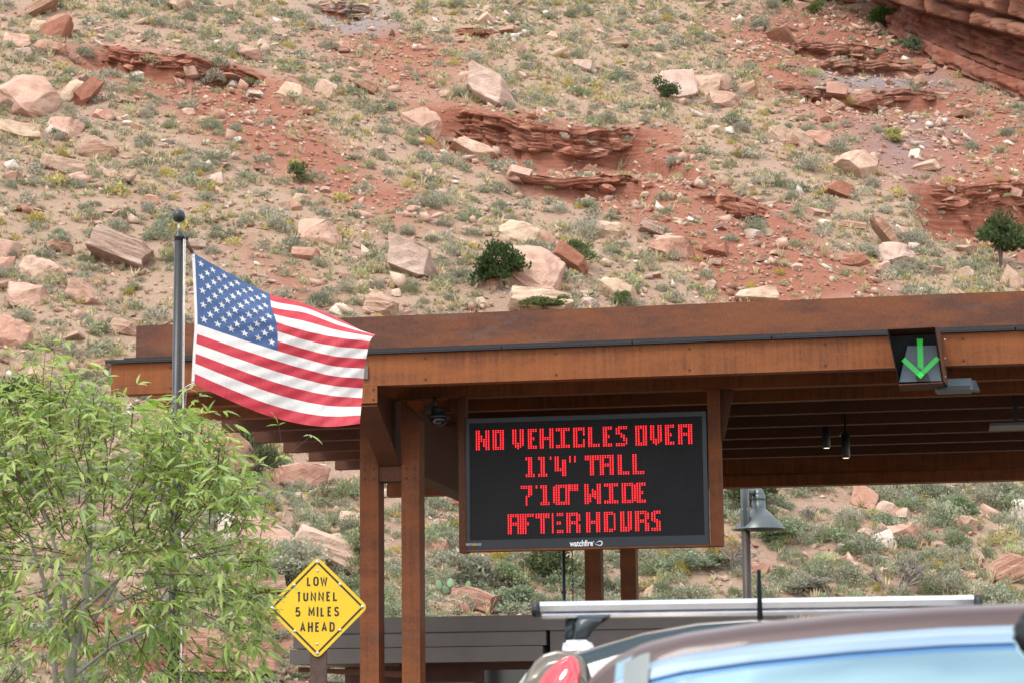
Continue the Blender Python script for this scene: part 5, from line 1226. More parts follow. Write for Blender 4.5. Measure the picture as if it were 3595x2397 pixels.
# dead shrubs
M['deadwood'] = simple('grey_deadwood', (0.22, 0.185, 0.16), 0.9, 0, 0.25, 15)
def dead(ovx, ovy, w, h, label, seed):
    c = hov([(ovx, ovy + h * 0.5)])[0]; k = OV * c[1] / FPX; rg = np.random.default_rng(seed); bm = bmesh.new()
    root = thing('dead_shrub', label, 'shrub', tuple(c))
    def grow(p, d, l, r, lev):
        q = p + d * l; mid = (p + q) / 2 + Vector(rg.normal(0, 0.06 * l, 3)); tube(bm, [p, mid, q], [r, r * 0.8, r * 0.6], 5, False)
        if lev == 0: return
        for _ in range(rg.integers(2, 4)):
            nd = (d + Vector(rg.normal(0, 0.55, 3))).normalized(); nd.z = abs(nd.z) * 0.8 + 0.05; grow(p + d * l * rg.uniform(0.5, 1), nd, l * rg.uniform(0.5, 0.8), r * 0.6, lev - 1)
    for _ in range(5): grow(Vector((rg.normal(0, 0.06 * w * k), 0, -0.05)), Vector((rg.normal(0, 0.4), rg.normal(0, 0.3), 1)).normalized(), h * k * 0.42, 0.035 * h * k, 4)
    me = bpy.data.meshes.new('branches'); bm.to_mesh(me); bm.free(); me.materials.append(M['deadwood']); newobj('branches', me, None, root)
dead(2060, 1300, 110, 130, 'bare dead shrub with upright grey branches above the car', 1)
dead(1690, 1262, 90, 110, 'bare grey dead shrub behind the lamp pole', 2)
dead(1860, 1170, 14, 60, 'thin dead stump standing in the scrub', 3)
# prickly pear
c = hov([(1052, 1382)])[0]; pc_ = thing('prickly_pear', 'green prickly pear cactus beside the right steel post', 'cactus', tuple(c))
M['cactus'] = simple('cactus_skin', (0.16, 0.26, 0.13), 0.6, 0, 0.15, 8)
bm = bmesh.new(); bmesh.ops.create_icosphere(bm, subdivisions=3, radius=0.5); me = bpy.data.meshes.new('pad'); bm.to_mesh(me); bm.free(); me.materials.append(M['cactus'])
for p in me.polygons: p.use_smooth = True
rg = np.random.default_rng(5)
k = OV * c[1] / FPX
for (dx, dy, w, h, tl_) in [(-18, -45, 14, 22, 5), (-28, -28, 14, 20, -20), (0, -28, 16, 20, 10), (22, -38, 14, 24, 25), (12, -18, 16, 18, -10), (-10, -10, 16, 18, 20), (40, -8, 16, 18, 30), (62, -10, 16, 14, 60), (78, -18, 14, 14, 70), (72, 6, 14, 14, 20), (-44, -40, 14, 22, -10), (30, -2, 18, 18, 0)]:
    o = newobj('pad', me, None, pc_); o.location = (dx * k, rg.uniform(-0.1, 0.1), -dy * k); o.scale = (w * k, 0.03, h * k); o.rotation_euler = (rg.normal(0, .2), R(tl_), rg.normal(0, 0.4))
# ================================================================ flagpole and flag
FY = 22.0
fp = at(617, 1900, FY)
pole = thing('flagpole', 'dark bronze flagpole with a ball finial left of the flag', 'flagpole', (float(fp[0]), FY, 0))
top = at(628, 838, FY); bot = at(606, 2500, FY); dirp = (bot - top) / np.linalg.norm(bot - top)
def pp(t): return top + (bot - top) * t
end = top + dirp * (top[2] + 0.05) / -dirp[2]
bm = bmesh.new(); tube(bm, [end, (end + top) / 2, top], [0.058, 0.052, 0.041], 20); fin(bm, 'shaft', M['bronze'], pole, True)
bm = bmesh.new(); c = at(627, 759, FY)
bmesh.ops.create_uvsphere(bm, u_segments=28, v_segments=16, radius=0.0635); bmesh.ops.translate(bm, verts=bm.verts, vec=c); fin(bm, 'ball_finial', M['bronze'], pole, True)
bm = bmesh.new(); b0 = at(627, 815, FY); tube(bm, [at(627, 780, FY), b0], 0.0085, 8); fin(bm, 'spindle', M['steel'], pole, True)
bm = bmesh.new(); lathe(bm, (float(top[0]), FY, float(top[2])), [(0.043, -0.02), (0.043, 0.0), (0.052, 0.008), (0.052, 0.018), (0.046, 0.022), (0.046, 0.034), (0.03, 0.05), (0.028, 0.062), (0.012, 0.07)], 20); fin(bm, 'truck', M['bronze'], pole, True)
bm = bmesh.new(); c = at(652, 836, FY); lathe(bm, (0, 0, 0), [(0.0, -0.014), (0.025, -0.012), (0.028, 0), (0.025, 0.012), (0.0, 0.014)], 14)
bmesh.ops.transform(bm, matrix=Matrix.Translation(Vector(c)) @ Matrix.Rotation(R(90), 4, 'X'), verts=bm.verts); fin(bm, 'pulley', M['bronze'], pole, True)
for dx in (0, 5):
    bm = bmesh.new(); tube(bm, [at(645 + dx, 840, FY - 0.05), at(643 + dx * .8, 1200, FY - 0.055), at(640 + dx * .5, 1700, FY - 0.06), at(634 + dx * .5, 2390, FY - 0.06), at(632, 2600, FY - .06)], 0.0042, 6); fin(bm, 'halyard', M['rope'], pole, True)
bm = bmesh.new(); tube(bm, [at(642, 1372, FY - .05), at(652, 1356, FY - .04), at(668, 1348, FY - .03), at(678, 1350, FY - .02), at(676, 1358, FY - .02), at(660, 1366, FY - .03), at(648, 1374, FY - .05)], 0.005, 6); fin(bm, 'snap_clip', M['rope'], pole, True)
bm = bmesh.new(); tube(bm, [at(655, 846, FY), at(663, 866, FY), at(676, 888, FY)], [0.017, 0.019, 0.014], 10); fin(bm, 'toggle', M['timber'], pole, True)
# the cloth: surface through points read along the edges and seams
vk = np.array([0, 2 / 13, 4 / 13, 7 / 13, 10 / 13, 1.0]); uk = np.array([0, .2, .4, .6, .8, 1.0])
GX = np.array([[684, 687, 690, 693, 687, 682], [808, 815, 824, 836, 820, 797], [947, 953, 970, 974, 950, 922], [1068, 1072, 1078, 1082, 1064, 1040], [1192, 1190, 1182, 1174, 1166, 1152], [1310, 1316, 1299, 1280, 1271, 1263]], float)
GY = np.array([[892, 960, 1030, 1138, 1240, 1346], [962, 1016, 1081, 1187, 1290, 1400], [1033, 1078, 1131, 1231, 1336, 1452], [1066, 1099, 1163, 1262, 1368, 1484], [1120, 1142, 1184, 1285, 1388, 1497], [1184, 1176, 1198, 1293, 1396, 1486]], float)
GD = np.array([[0, 0, 0, 0, 0, 0], [0.06, 0.02, -0.03, -0.03, -0.02, 0.02], [0.10, 0.0, -0.08, -0.06, -0.02, 0.04], [0.16, 0.06, -0.02, 0.02, 0.05, 0.06], [0.22, 0.08, -0.04, -0.03, 0.02, -0.03], [0.32, 0.14, 0.0, 0.04, 0.06, -0.06]], float)
def cr_w(k, x):
    """Catmull-Rom style cubic weights on knots k at x -> (len(x), len(k))"""
    n = len(k); W_ = np.zeros((len(x), n)); I = np.eye(n)
    m_ = np.zeros((n, n))
    for i in range(n):
        if i == 0: m_[i] = (I[1] - I[0]) / (k[1] - k[0])
        elif i == n - 1: m_[i] = (I[-1] - I[-2]) / (k[-1] - k[-2])
        else: m_[i] = (I[i + 1] - I[i - 1]) / (k[i + 1] - k[i - 1])
    j = np.clip(np.searchsorted(k, x, side='right') - 1, 0, n - 2); h = k[j + 1] - k[j]; t = (x - k[j]) / h
    a, b, c, d = 2 * t**3 - 3 * t**2 + 1, t**3 - 2 * t**2 + t, -2 * t**3 + 3 * t**2, t**3 - t**2
    return a[:, None] * I[j] + (b * h)[:, None] * m_[j] + c[:, None] * I[j + 1] + (d * h)[:, None] * m_[j + 1]
def flag_pts(u, v, lift=0.0):
    u = np.asarray(u, float); v = np.asarray(v, float)
    wu, wv = cr_w(uk, u), cr_w(vk, v)
    ev = lambda Gd: np.einsum('ni,ij,nj->n', wu, Gd, wv)
    px, py, dd = ev(GX), ev(GY), ev(GD)
    dd = dd + 0.012 * u * np.sin(22 * u + 16 * v) + 0.006 * np.sin(48 * u + 60 * v) * np.clip(u * 4, 0, 1)
    P = at(px, py, FY); d = (P - CAM) / np.linalg.norm(P - CAM, axis=1)[:, None]
    return P + d * (dd - lift)[:, None]
def cloth(name, col):
    m_, t, b = mat(name); co = N(t, 'ShaderNodeTexCoord').outputs['Object']
    n = noi(t, co, 14, 5, 0.6, lo=0.3, hi=0.7); x = mixc(t, n, tuple(c * 0.92 for c in col), col)
    t.links.new(x, b.inputs['Base Color']); b.inputs['Roughness'].default_value = 0.65; b.inputs['Sheen Weight'].default_value = 0.1
    wr = noi(t, co, 7, 4, 0.55, (2.2, 1, 0.55), dist=1.2); bump(t, b, wr, 0.55, 0.025)
    tr = N(t, 'ShaderNodeBsdfTranslucent'); t.links.new(x, tr.inputs[0]); ms = N(t, 'ShaderNodeMixShader'); ms.inputs[0].default_value = 0.3
    o_ = t.nodes['Material Output']; t.links.new(b.outputs[0], ms.inputs[1]); t.links.new(tr.outputs[0], ms.inputs[2]); t.links.new(ms.outputs[0], o_.inputs[0]); return m_
M['flag_red'] = cloth('flag_red_cloth', (0.52, 0.042, 0.062)); M['flag_white'] = cloth('flag_white_cloth', (0.73, 0.715, 0.68)); M['flag_blue'] = cloth('flag_blue_cloth', (0.052, 0.105, 0.245))
flag = thing('flag', 'red white and blue stars and stripes flag blowing out from the pole', 'flag', tuple(at(684, 1120, FY)))
def patch(name, u0, u1, v0, v1, nu, nv, matl, lift=0.0):
    uu, vv = np.meshgrid(np.linspace(u0, u1, nu + 1), np.linspace(v0, v1, nv + 1)); P = flag_pts(uu.ravel(), vv.ravel(), lift)
    i = np.arange((nu + 1) * (nv + 1)).reshape(nv + 1, nu + 1); F = np.stack([i[:-1, :-1], i[1:, :-1], i[1:, 1:], i[:-1, 1:]], -1).reshape(-1, 4)
    me = np_mesh(name, P, F); [setattr(p, 'use_smooth', True) for p in me.polygons]; me.materials.append(matl); o = newobj(name, me, None, flag); o.matrix_parent_inverse = Matrix.Translation(-Vector(flag.location)); return o
for k in range(13): patch('stripe', 0.4 if k < 7 else 0.0, 1.0, k / 13, (k + 1) / 13, 60 if k >= 7 else 40, 5, M['flag_red'] if k % 2 == 0 else M['flag_white'])
canton = patch('canton', 0.0, 0.4, 0.0, 7 / 13, 30, 26, M['flag_blue'])
# heading band with grommets
hb = []
for k in range(13):
    v = k / 12; a = flag_pts([0.0], [v])[0]; hb.append((a, a + (at(674, 1100, FY) - at(684, 1100, FY))))
V = np.array([p for ab in hb for p in ab]); F = np.array([[2 * k, 2 * k + 1, 2 * k + 3, 2 * k + 2] for k in range(12)])
me = np_mesh('heading', V, F); me.materials.append(M['flag_white']); o = newobj('heading', me, None, flag); o.matrix_parent_inverse = Matrix.Translation(-Vector(flag.location))
for v in (0.02, 0.98):
    bm = bmesh.new(); c = flag_pts([0.0], [v])[0] + (at(679, 1100, FY) - at(684, 1100, FY)) - np.array([0, 0.004, 0]); lathe(bm, (0, 0, 0), [(0.008, -0.002), (0.011, 0), (0.008, 0.002)], 10)
    bmesh.ops.transform(bm, matrix=Matrix.Translation(Vector(c)) @ Matrix.Rotation(R(90), 4, 'X'), verts=bm.verts); fin(bm, 'grommet', M['steel'], flag)
for r in range(9):
    for k in range(6 if r % 2 == 0 else 5):
        cu = 0.4 * ((2 * k + 1 + (r % 2)) / 12.0); cv = (7 / 13) * (r + 1) / 10.0
        uu, vv = [cu], [cv]
        for q in range(10):
            a = -math.pi / 2 + q * math.pi / 5; rd = (0.0308 if q % 2 == 0 else 0.0124) * 0.96
            uu.append(cu + rd * math.cos(a) / 1.5); vv.append(cv + rd * math.sin(a))
        P = flag_pts(uu, vv, 0.004); F = np.array([[0, 1 + q, 1 + (q + 1) % 10] for q in range(10)])
        me = np_mesh('star', P, F); me.materials.append(M['flag_white']); o = newobj('star', me, None, flag); o.matrix_parent_inverse = Matrix.Translation(-Vector(flag.location))

# ================================================================ yellow warning sign
SYd = 25.0
sc_ = at(1114, 2131, SYd)
sign = thing('warning_sign', 'yellow diamond warning sign reading LOW TUNNEL 5 MILES AHEAD', 'sign', (float(sc_[0]), SYd, 0))
MM = SYd / (FPX * math.cos(PITCH)) * 1.0                # metres per photograph pixel on the sign
RR = np.array([math.cos(R(0.6)), 0, 0])
def sp_(dx, dy, off=0.0):                               # offsets in photograph pixels from the sign's centre
    return Vector((float(sc_[0]) + dx * 25.0 / FPX, SYd + off, float(sc_[2]) - dy * 25.0 / FPX))
def diamond(rad, rc, n=6):
    pts = []
    for k in range(4):
        a = k * math.pi / 2; c = np.array([math.cos(a), math.sin(a)]) * (rad - rc * math.sqrt(2) )
        for j in range(n + 1):
            b = a - math.pi / 4 + (math.pi / 2) * j / n; pts.append(c + rc * np.array([math.cos(b), math.sin(b)]))
    return pts
bm = bmesh.new(); prism(bm, [sp_(x, y, -0.004) for x, y in diamond(178, 20)], (0, 0.006, 0)); fin(bm, 'face', M['sign_yellow'], sign)
# black border ring
oa, ob = diamond(163, 7), diamond(153.5, 4); bm = bmesh.new(); A = [bm.verts.new(sp_(x, y, -0.0055)) for x, y in oa]; B = [bm.verts.new(sp_(x, y, -0.0055)) for x, y in ob]
for k in range(len(A)): bm.faces.new((A[k], A[(k + 1) % len(A)], B[(k + 1) % len(A)], B[k]))
fin(bm, 'border', M['sign_black'], sign)
STK = {'L': (.62, [[(0, 0), (0, 1), (.62, 1)]]), 'O': (.66, [[(.33, 0), (.12, .05), (0, .22), (0, .78), (.12, .95), (.33, 1), (.54, .95), (.66, .78), (.66, .22), (.54, .05), (.33, 0)]]),
 'W': (.92, [[(0, 0), (.22, 1), (.46, .1), (.70, 1), (.92, 0)]]), 'T': (.66, [[(0, 0), (.66, 0)], [(.33, 0), (.33, 1)]]), 'U': (.64, [[(0, 0), (0, .75), (.1, .95), (.32, 1), (.54, .95), (.64, .75), (.64, 0)]]),
 'N': (.68, [[(0, 1), (0, 0), (.68, 1), (.68, 0)]]), 'E': (.58, [[(.58, 0), (0, 0), (0, 1), (.58, 1)], [(0, .48), (.46, .48)]]), '5': (.60, [[(.54, 0), (.08, 0), (.03, .46), (.22, .38), (.42, .40), (.57, .52), (.6, .7), (.54, .9), (.34, 1), (.12, .97), (0, .84)]]),
 'M': (.78, [[(0, 1), (0, 0), (.39, .72), (.78, 0), (.78, 1)]]), 'I': (.0, [[(0, 0), (0, 1)]]), 'S': (.60, [[(.57, .16), (.46, .03), (.28, 0), (.1, .06), (.03, .22), (.1, .40), (.3, .48), (.5, .57), (.6, .74), (.52, .93), (.3, 1), (.1, .96), (0, .82)]]),
 'A': (.70, [[(0, 1), (.35, 0), (.70, 1)], [(.12, .68), (.58, .68)]]), 'H': (.66, [[(0, 0), (0, 1)], [(.66, 0), (.66, 1)], [(0, .48), (.66, .48)]]), 'D': (.62, [[(0, 0), (0, 1), (.3, 1), (.5, .93), (.62, .72), (.62, .28), (.5, .07), (.3, 0), (0, 0)]])}
def ribbon(bm, pts, w, fn):
    P = [np.array(p, float) for p in pts]; n = len(P); closed = np.allclose(P[0], P[-1]); L_, R_ = [], []
    for i in range(n):
        a = P[i - 1] if i > 0 else (P[-2] if closed else None); b = P[i + 1] if i < n - 1 else (P[1] if closed else None)
        d1 = (P[i] - a) / np.linalg.norm(P[i] - a) if a is not None else None; d2 = (b - P[i]) / np.linalg.norm(b - P[i]) if b is not None else None
        d1 = d2 if d1 is None else d1; d2 = d1 if d2 is None else d2
        n1, n2 = np.array([-d1[1], d1[0]]), np.array([-d2[1], d2[0]]); mt = n1 + n2; mt = mt / max(np.linalg.norm(mt), 1e-6); k = min(1 / max(mt @ n1, 0.35), 2.4)
        q = P[i].copy()
        if not closed and i == 0: q = q - d2 * w * 0.0
        L_.append(q + mt * w * k / 2); R_.append(q - mt * w * k / 2)
    lv = [bm.verts.new(fn(*p)) for p in L_]; rv = [bm.verts.new(fn(*p)) for p in R_]
    for i in range(n - 1): bm.faces.new((lv[i], lv[i + 1], rv[i + 1], rv[i]))
# words: (letter, left x, width) in photograph pixels relative to the sign centre; from the enlarged view
ZS = 450 / 1511.0
def row(word_, xs, y0, y1):
    for ch, (xa, xb) in zip(word_, xs):
        w, strokes = STK[ch]; xa_, xb_ = 900 + xa * ZS - 1114, 900 + xb * ZS - 1114; ya, yb = 1930 + y0 * ZS - 2131, 1930 + y1 * ZS - 2131; sw_ = 6.0
        bm = bmesh.new()
        for st in strokes:
            pts = [(xa_ + sw_ / 2 + (p[0] / w if w else 0) * (xb_ - xa_ - sw_), ya + sw_ / 2 + p[1] * (yb - ya - sw_)) for p in st]
            off = -0.0056 - 0.0004 * strokes.index(st)
            if len(st) == 2 and st[0][0] == st[1][0]: pts = [(pts[0][0], pts[0][1] - sw_ / 2), (pts[1][0], pts[1][1] + sw_ / 2)]
            ribbon(bm, pts, sw_, lambda x, y: sp_(x, y, off))
        fin(bm, 'letter', M['sign_black'], sign)
row('LOW', [(596, 648), (670, 735), (752, 838)], 312, 424)
row('TUNNEL', [(478, 530), (553, 613), (640, 704), (730, 796), (824, 876), (902, 960)], 489, 602)
row('5MILES', [(462, 522), (614, 688), (712, 730), (756, 804), (838, 890), (915, 976)], 666, 780)
row('AHEAD', [(516, 582), (608, 668), (694, 748), (768, 834), (862, 924)], 845, 958)
for x, y, r in [(715, 140, 17), (448, 407, 15), (984, 404, 15), (190, 677, 17), (1247, 670, 17), (455, 946, 15), (987, 937, 15), (720, 1203, 17), (720, 244, 11), (716, 1098, 11)]:
    bm = bmesh.new(); c = sp_(900 + x * ZS - 1114, 1930 + y * ZS - 2131, -0.008); rr = r * ZS * 25 / FPX
    lathe(bm, (0, 0, 0), [(rr * 1.25, -0.002), (rr * 1.25, 0.001), (rr * 0.8, 0.002), (rr * 0.75, 0.007), (rr * 0.4, 0.009), (0, 0.009)], 12)
    bmesh.ops.transform(bm, matrix=Matrix.Translation(c) @ Matrix.Rotation(R(90), 4, 'X'), verts=bm.verts); fin(bm, 'bolt', M['steel'], sign)
zt = sp_(0, -150).z; hw = 28.5 * 25 / FPX
bm = bmesh.new(); x0 = float(sc_[0]) + 2 * 25 / FPX; prism(bm, [(x0 - hw, SYd + 0.012, -0.2), (x0 + hw, SYd + 0.012, -0.2), (x0 + hw, SYd + 0.012, zt), (x0 - hw, SYd + 0.012, zt)], (0, 0.15, 0)); fin(bm, 'post', M['timber'], sign, bevel=0.008)
bm = bmesh.new(); c = sp_(0, 246, 0.012); bmesh.ops.create_cone(bm, segments=10, radius1=0.008, radius2=0.008, depth=0.004, cap_ends=True); bmesh.ops.transform(bm, matrix=Matrix.Translation(c) @ Matrix.Rotation(R(90), 4, 'X'), verts=bm.verts); fin(bm, 'bolt_hole', M['black'], sign)

# ================================================================ leafy tree
TY = 15.0; rt = random.Random(11); ntg = np.random.default_rng(12)
tb = at(280, 2700, TY); tree = thing('ash_tree', 'young light green leafy tree in front of the flagpole', 'tree', (float(tb[0]), TY, 0))
inv = Matrix.Translation(-Vector(tree.location))
M['bark_grey'] = simple('smooth_grey_bark', (0.30, 0.27, 0.235), 0.8, 0, 0.2, 14, 0.3); M['twig'] = simple('dark_red_twig', (0.085, 0.050, 0.035), 0.7, 0, 0.25, 20)
def tp(ox, oy, dy=0.0): p = at(ox * OV, oy * OV, TY + dy); return Vector(p)
bm = bmesh.new()
base = Vector((tb[0], TY, -0.1))
LIMBS = [[base, tp(165, 1640), tp(160, 1560), tp(166, 1500), tp(178, 1450), tp(192, 1400), tp(205, 1300, .1), tp(205, 1180, .15), tp(205, 1080, .1), tp(206, 1000, .05), tp(120, 850, 0.0)],
         [tp(163, 1530), tp(154, 1470), tp(150, 1400, -.1), tp(140, 1300, -.2), tp(110, 1200, -.2), tp(60, 1080, -.2), tp(20, 960, -.2)],
         [base + Vector((-0.08, 0.05, 0)), tp(128, 1560), tp(118, 1450, .1), tp(100, 1330, .2), tp(60, 1210, .3), tp(-10, 1100, .3), tp(-60, 980, .3)],
         [tp(166, 1500), tp(230, 1400, .2), tp(300, 1280, .2), tp(370, 1150, .15), tp(420, 1020, .1), tp(428, 900, .05)],
         [tp(192, 1400), tp(270, 1330, -.2), tp(360, 1260, -.3), tp(460, 1180, -.3), tp(530, 1100, -.25)],
         [tp(160, 1560), tp(260, 1480, -.1), tp(380, 1430, -.15), tp(500, 1440, -.2), tp(600, 1470, -.2)],
         [tp(230, 1400, .2), tp(320, 1360, .3), tp(430, 1330, .3), tp(540, 1290, .3)],
         [tp(140, 1300, -.2), tp(60, 1290, -.4), tp(-60, 1260, -.4)], [tp(118, 1450, .1), tp(40, 1440, .1), tp(-50, 1420, .1)]]
for li, l in enumerate(LIMBS):
    r0 = [0.044, 0.022, 0.022, 0.016, 0.014, 0.012, 0.011, 0.012, 0.012][li]; tube(bm, l, [r0 * (1 - 0.85 * i / (len(l) - 1)) for i in range(len(l))], 8, False)
trunk = fin(bm, 'trunk', M['bark_grey'], tree, True)
# leaf shape: pointed, folded along the midrib, tip drooping
lv_ = np.array([(0, 0, 0), (0.25, 0.095, 0.04), (0.50, 0.112, 0.03), (0.80, 0.055, -0.03), (1.0, 0, -0.12), (0.80, -0.055, -0.03), (0.50, -0.112, 0.03), (0.25, -0.095, 0.04), (0.3, 0, 0.0), (0.65, 0, -0.015)])
lf_ = np.array([(0, 8, 1), (1, 8, 2), (8, 9, 2), (2, 9, 3), (9, 4, 3), (0, 7, 8), (7, 6, 8), (8, 6, 9), (6, 5, 9), (9, 5, 4)])
def leaf_material(name, attr):
    m_, t, b = mat(name)
    if attr: a_ = N(t, 'ShaderNodeAttribute'); a_.attribute_name = 'col'; x = a_.outputs['Color']
    else: x = N(t, 'ShaderNodeObjectInfo').outputs['Color']
    n = noi(t, N(t, 'ShaderNodeTexCoord').outputs['Object'], 9, 3, lo=0.3, hi=0.7); x = mixc(t, n, x, mixc(t, 1.0, x, (0.8, 0.86, 0.8), 'MULTIPLY'))
    t.links.new(x, b.inputs['Base Color']); b.inputs['Roughness'].default_value = 0.42; b.inputs['Specular IOR Level'].default_value = 0.45
    tr = N(t, 'ShaderNodeBsdfTranslucent'); t.links.new(mixc(t, 1.0, x, (1.15, 1.25, 0.7), 'MULTIPLY'), tr.inputs[0]); ms = N(t, 'ShaderNodeMixShader'); ms.inputs[0].default_value = 0.42
    o_ = t.nodes['Material Output']; t.links.new(b.outputs[0], ms.inputs[1]); t.links.new(tr.outputs[0], ms.inputs[2]); t.links.new(ms.outputs[0], o_.inputs[0]); return m_
M['leaf'] = leaf_material('tree_leaf', False); M['leaf_attr'] = leaf_material('tree_leaf_mass', True)
leaf_me = np_mesh('leaf', lv_, lf_); leaf_me.materials.append(M['leaf']); [setattr(p, 'use_smooth', True) for p in leaf_me.polygons]
# shoots: start, direction, length ; inside an outline drawn from the photograph
TOPY = ([-120, 0, 60, 105, 150, 210, 262, 320, 370, 405, 430, 460, 520, 560, 600, 640], [1010, 965, 930, 910, 920, 940, 960, 985, 1000, 985, 985, 1010, 1050, 1110, 1230, 1460])
def inside(x, y):
    t_ = np.interp(x, *TOPY); rgt = np.interp(y, [880, 960, 1050, 1150, 1300, 1400, 1500, 1568, 1700], [445, 490, 550, 575, 565, 570, 590, 580, 520]); return y > t_ + 18 and x < rgt
twb = bmesh.new(); leaves = []
def shoot(p, d, ln, nl, droop=0.35, rad=0.0045):
    pts = [p.copy()]; q = p.copy(); dd = d.normalized()
    for k in range(5):
        q = q + dd * (ln / 5); dd = (dd + Vector((rt.gauss(0, .06), rt.gauss(0, .06), rt.gauss(0.01, .05) - droop * 0.06))).normalized(); pts.append(q.copy())
    tube(twb, pts, [rad, rad * .9, rad * .8, rad * .65, rad * .5, rad * .35], 5, False)
    for k in range(nl):
        t = 0.15 + 0.85 * k / max(1, nl - 1); i = min(4, int(t * 5)); b = pts[i].lerp(pts[i + 1], t * 5 - i if i < 5 else 1); ax = (pts[i + 1] - pts[i]).normalized()
        az = k * 2.4 + rt.uniform(-.5, .5); side = ax.orthogonal().normalized(); side.rotate(Matrix.Rotation(az, 3, ax))
        out_ = (side * 0.9 + ax * 0.55 + Vector((0, 0, -0.10))).normalized()
        # compound leaf: a stalk with three to five leaflets
        st = rt.uniform(0.05, 0.13); tip = b + out_ * st; tube(twb, [b, tip], [0.0018, 0.0012], 3, False)
        m_ = rt.choice((3, 3, 5, 5))
        for j in range(m_):
            if j == 0: o_, dl = tip, (out_ + Vector((0, 0, -0.35))).normalized()
            else:
                fr = 0.95 if j < 3 else 0.45; o_ = b.lerp(tip, fr); s_ = out_.cross(Vector((0, 0, 1))).normalized() * (1 if j % 2 else -1); dl = (out_ * 0.55 + s_ * 0.8 + Vector((0, 0, -0.35 + rt.gauss(0, .25)))).normalized()
            dl = (dl + Vector((rt.gauss(0, .15), rt.gauss(0, .15), rt.gauss(-.05, .2)))).normalized()
            leaves.append((o_, dl, rt.uniform(0.055, 0.130) * (1.1 if j == 0 else 0.92), rt.gauss(0, 0.5)))
n_sh = 0
while n_sh < 500:
    x, y = rt.uniform(-110, 640), rt.uniform(800, 1640)
    if not inside(x, y + 25): continue
    if y > 1400 and rt.random() < 0.45 : continue
    if 60 < x < 250 and y > 1430 and rt.random() < 0.7: continue
    if 375 < x < 450 and (y < 1130 or y > 1380) and rt.random() < 0.5: continue
    z_ = rt.uniform(-0.55, 0.55) * (0.35 + 0.65 * min(1, (y - 800) / 300)); p = tp(x, y, z_)
    ctr = tp(240, 1300); ov_ = (p - ctr); ov_.y *= 0.8; d = (ov_.normalized() * 0.8 + Vector((rt.gauss(0, .35), rt.gauss(0, .35), 0.55 if y < 1250 else 0.05)))
    ln = rt.uniform(0.16, 0.36)
    q = p + d.normalized() * ln; pr = proj(np.array(q))
    if pr[0] / OV > 590 or not inside(pr[0] / OV, pr[1] / OV + 15): ln *= 0.5
    shoot(p, d, ln, rt.randint(4, 7)); n_sh += 1
for (x, y, x2, y2, nl, dz) in [(112, 1010, 118, 790, 11, -0.1), (60, 960, 40, 870, 7, -.1), (140, 940, 165, 840, 7, 0), (100, 930, 92, 800, 8, 0.05), (215, 1000, 236, 880, 7, 0), (300, 1010, 310, 930, 6, -.1), (400, 1020, 412, 930, 7, .1), (450, 1040, 470, 950, 6, 0), (95, 900, 70, 815, 5, -.1), (206, 1060, 208, 950, 5, 0), (428, 1010, 432, 905, 8, 0.05), (250, 1000, 268, 885, 6, 0), (20, 1000, 15, 920, 6, -.2), (560, 1110, 708, 1006, 2, -.1), (540, 1120, 640, 1010, 4, 0.1), (440, 1180, 500, 1030, 4, -.2), (330, 1110, 350, 960, 6, 0.1), (480, 1080, 520, 1005, 5, 0), (590, 1310, 612, 1130, 6, .1), (540, 1500, 600, 1470, 4, -.2), (160, 960, 185, 850, 6, .1)]:
    a, b = tp(x, y, dz), tp(x2, y2, dz - .05); shoot(a, b - a, (b - a).length, nl, 0.0, 0.004)
tw = fin(twb, 'twigs', M['twig'], tree); tw['kind'] = 'stuff'
lc = np.array([(0.335, 0.415, 0.120), (0.285, 0.375, 0.112), (0.390, 0.455, 0.150), (0.190, 0.280, 0.092), (0.490, 0.505, 0.180), (0.320, 0.395, 0.170)])
mats_ = []
for (o_, dl, ln, roll) in leaves:
    x = dl; z = Vector((0, -0.25, 1.0)); y = z.cross(x)
    if y.length < 1e-3: y = Vector((0, 1, 0))
    y.normalize(); z = x.cross(y); m_ = Matrix((( x.x, y.x, z.x), (x.y, y.y, z.y), (x.z, y.z, z.z))) @ Matrix.Rotation(roll, 3, 'X'); mats_.append((m_, o_, ln, lc[ntg.choice(6, p=[.3, .22, .18, .1, .08, .12])] * ntg.uniform(0.85, 1.15)))
pxl = proj(np.array([o[1][:] for o in mats_])); seen = (pxl[:, 0] > 0) & (pxl[:, 1] < 2390)
big = np.argsort(-(np.array([o[2] for o in mats_]) / np.array([o[1].y for o in mats_])) * seen - 10 * (np.array([-o[1].y for o in mats_]) / 15 + 1) * seen * 0.02)
pick = set(big[:300].tolist()); Vs, Fs, Cs = [], [], []; off = 0
for i, (m_, o_, ln, col) in enumerate(mats_):
    if i in pick:
        o = newobj('leaf', leaf_me, None, tree); o.matrix_parent_inverse = inv; o.matrix_basis = Matrix.Translation(o_) @ (m_ * ln).to_4x4(); o.color = tuple(col) + (1,)
    else:
        A = np.array(m_) * ln; Vs.append(lv_ @ A.T + np.array(o_)); Fs.append(lf_ + off); off += len(lv_); Cs.append(np.repeat(col[None], len(lv_), 0))
me = np_mesh('crown', np.concatenate(Vs), np.concatenate(Fs), {'col': np.concatenate(Cs)}); me.materials.append(M['leaf_attr']); [setattr(p, 'use_smooth', True) for p in me.polygons]
o = newobj('crown', me, None, tree); o.matrix_parent_inverse = inv; o['kind'] = 'stuff'

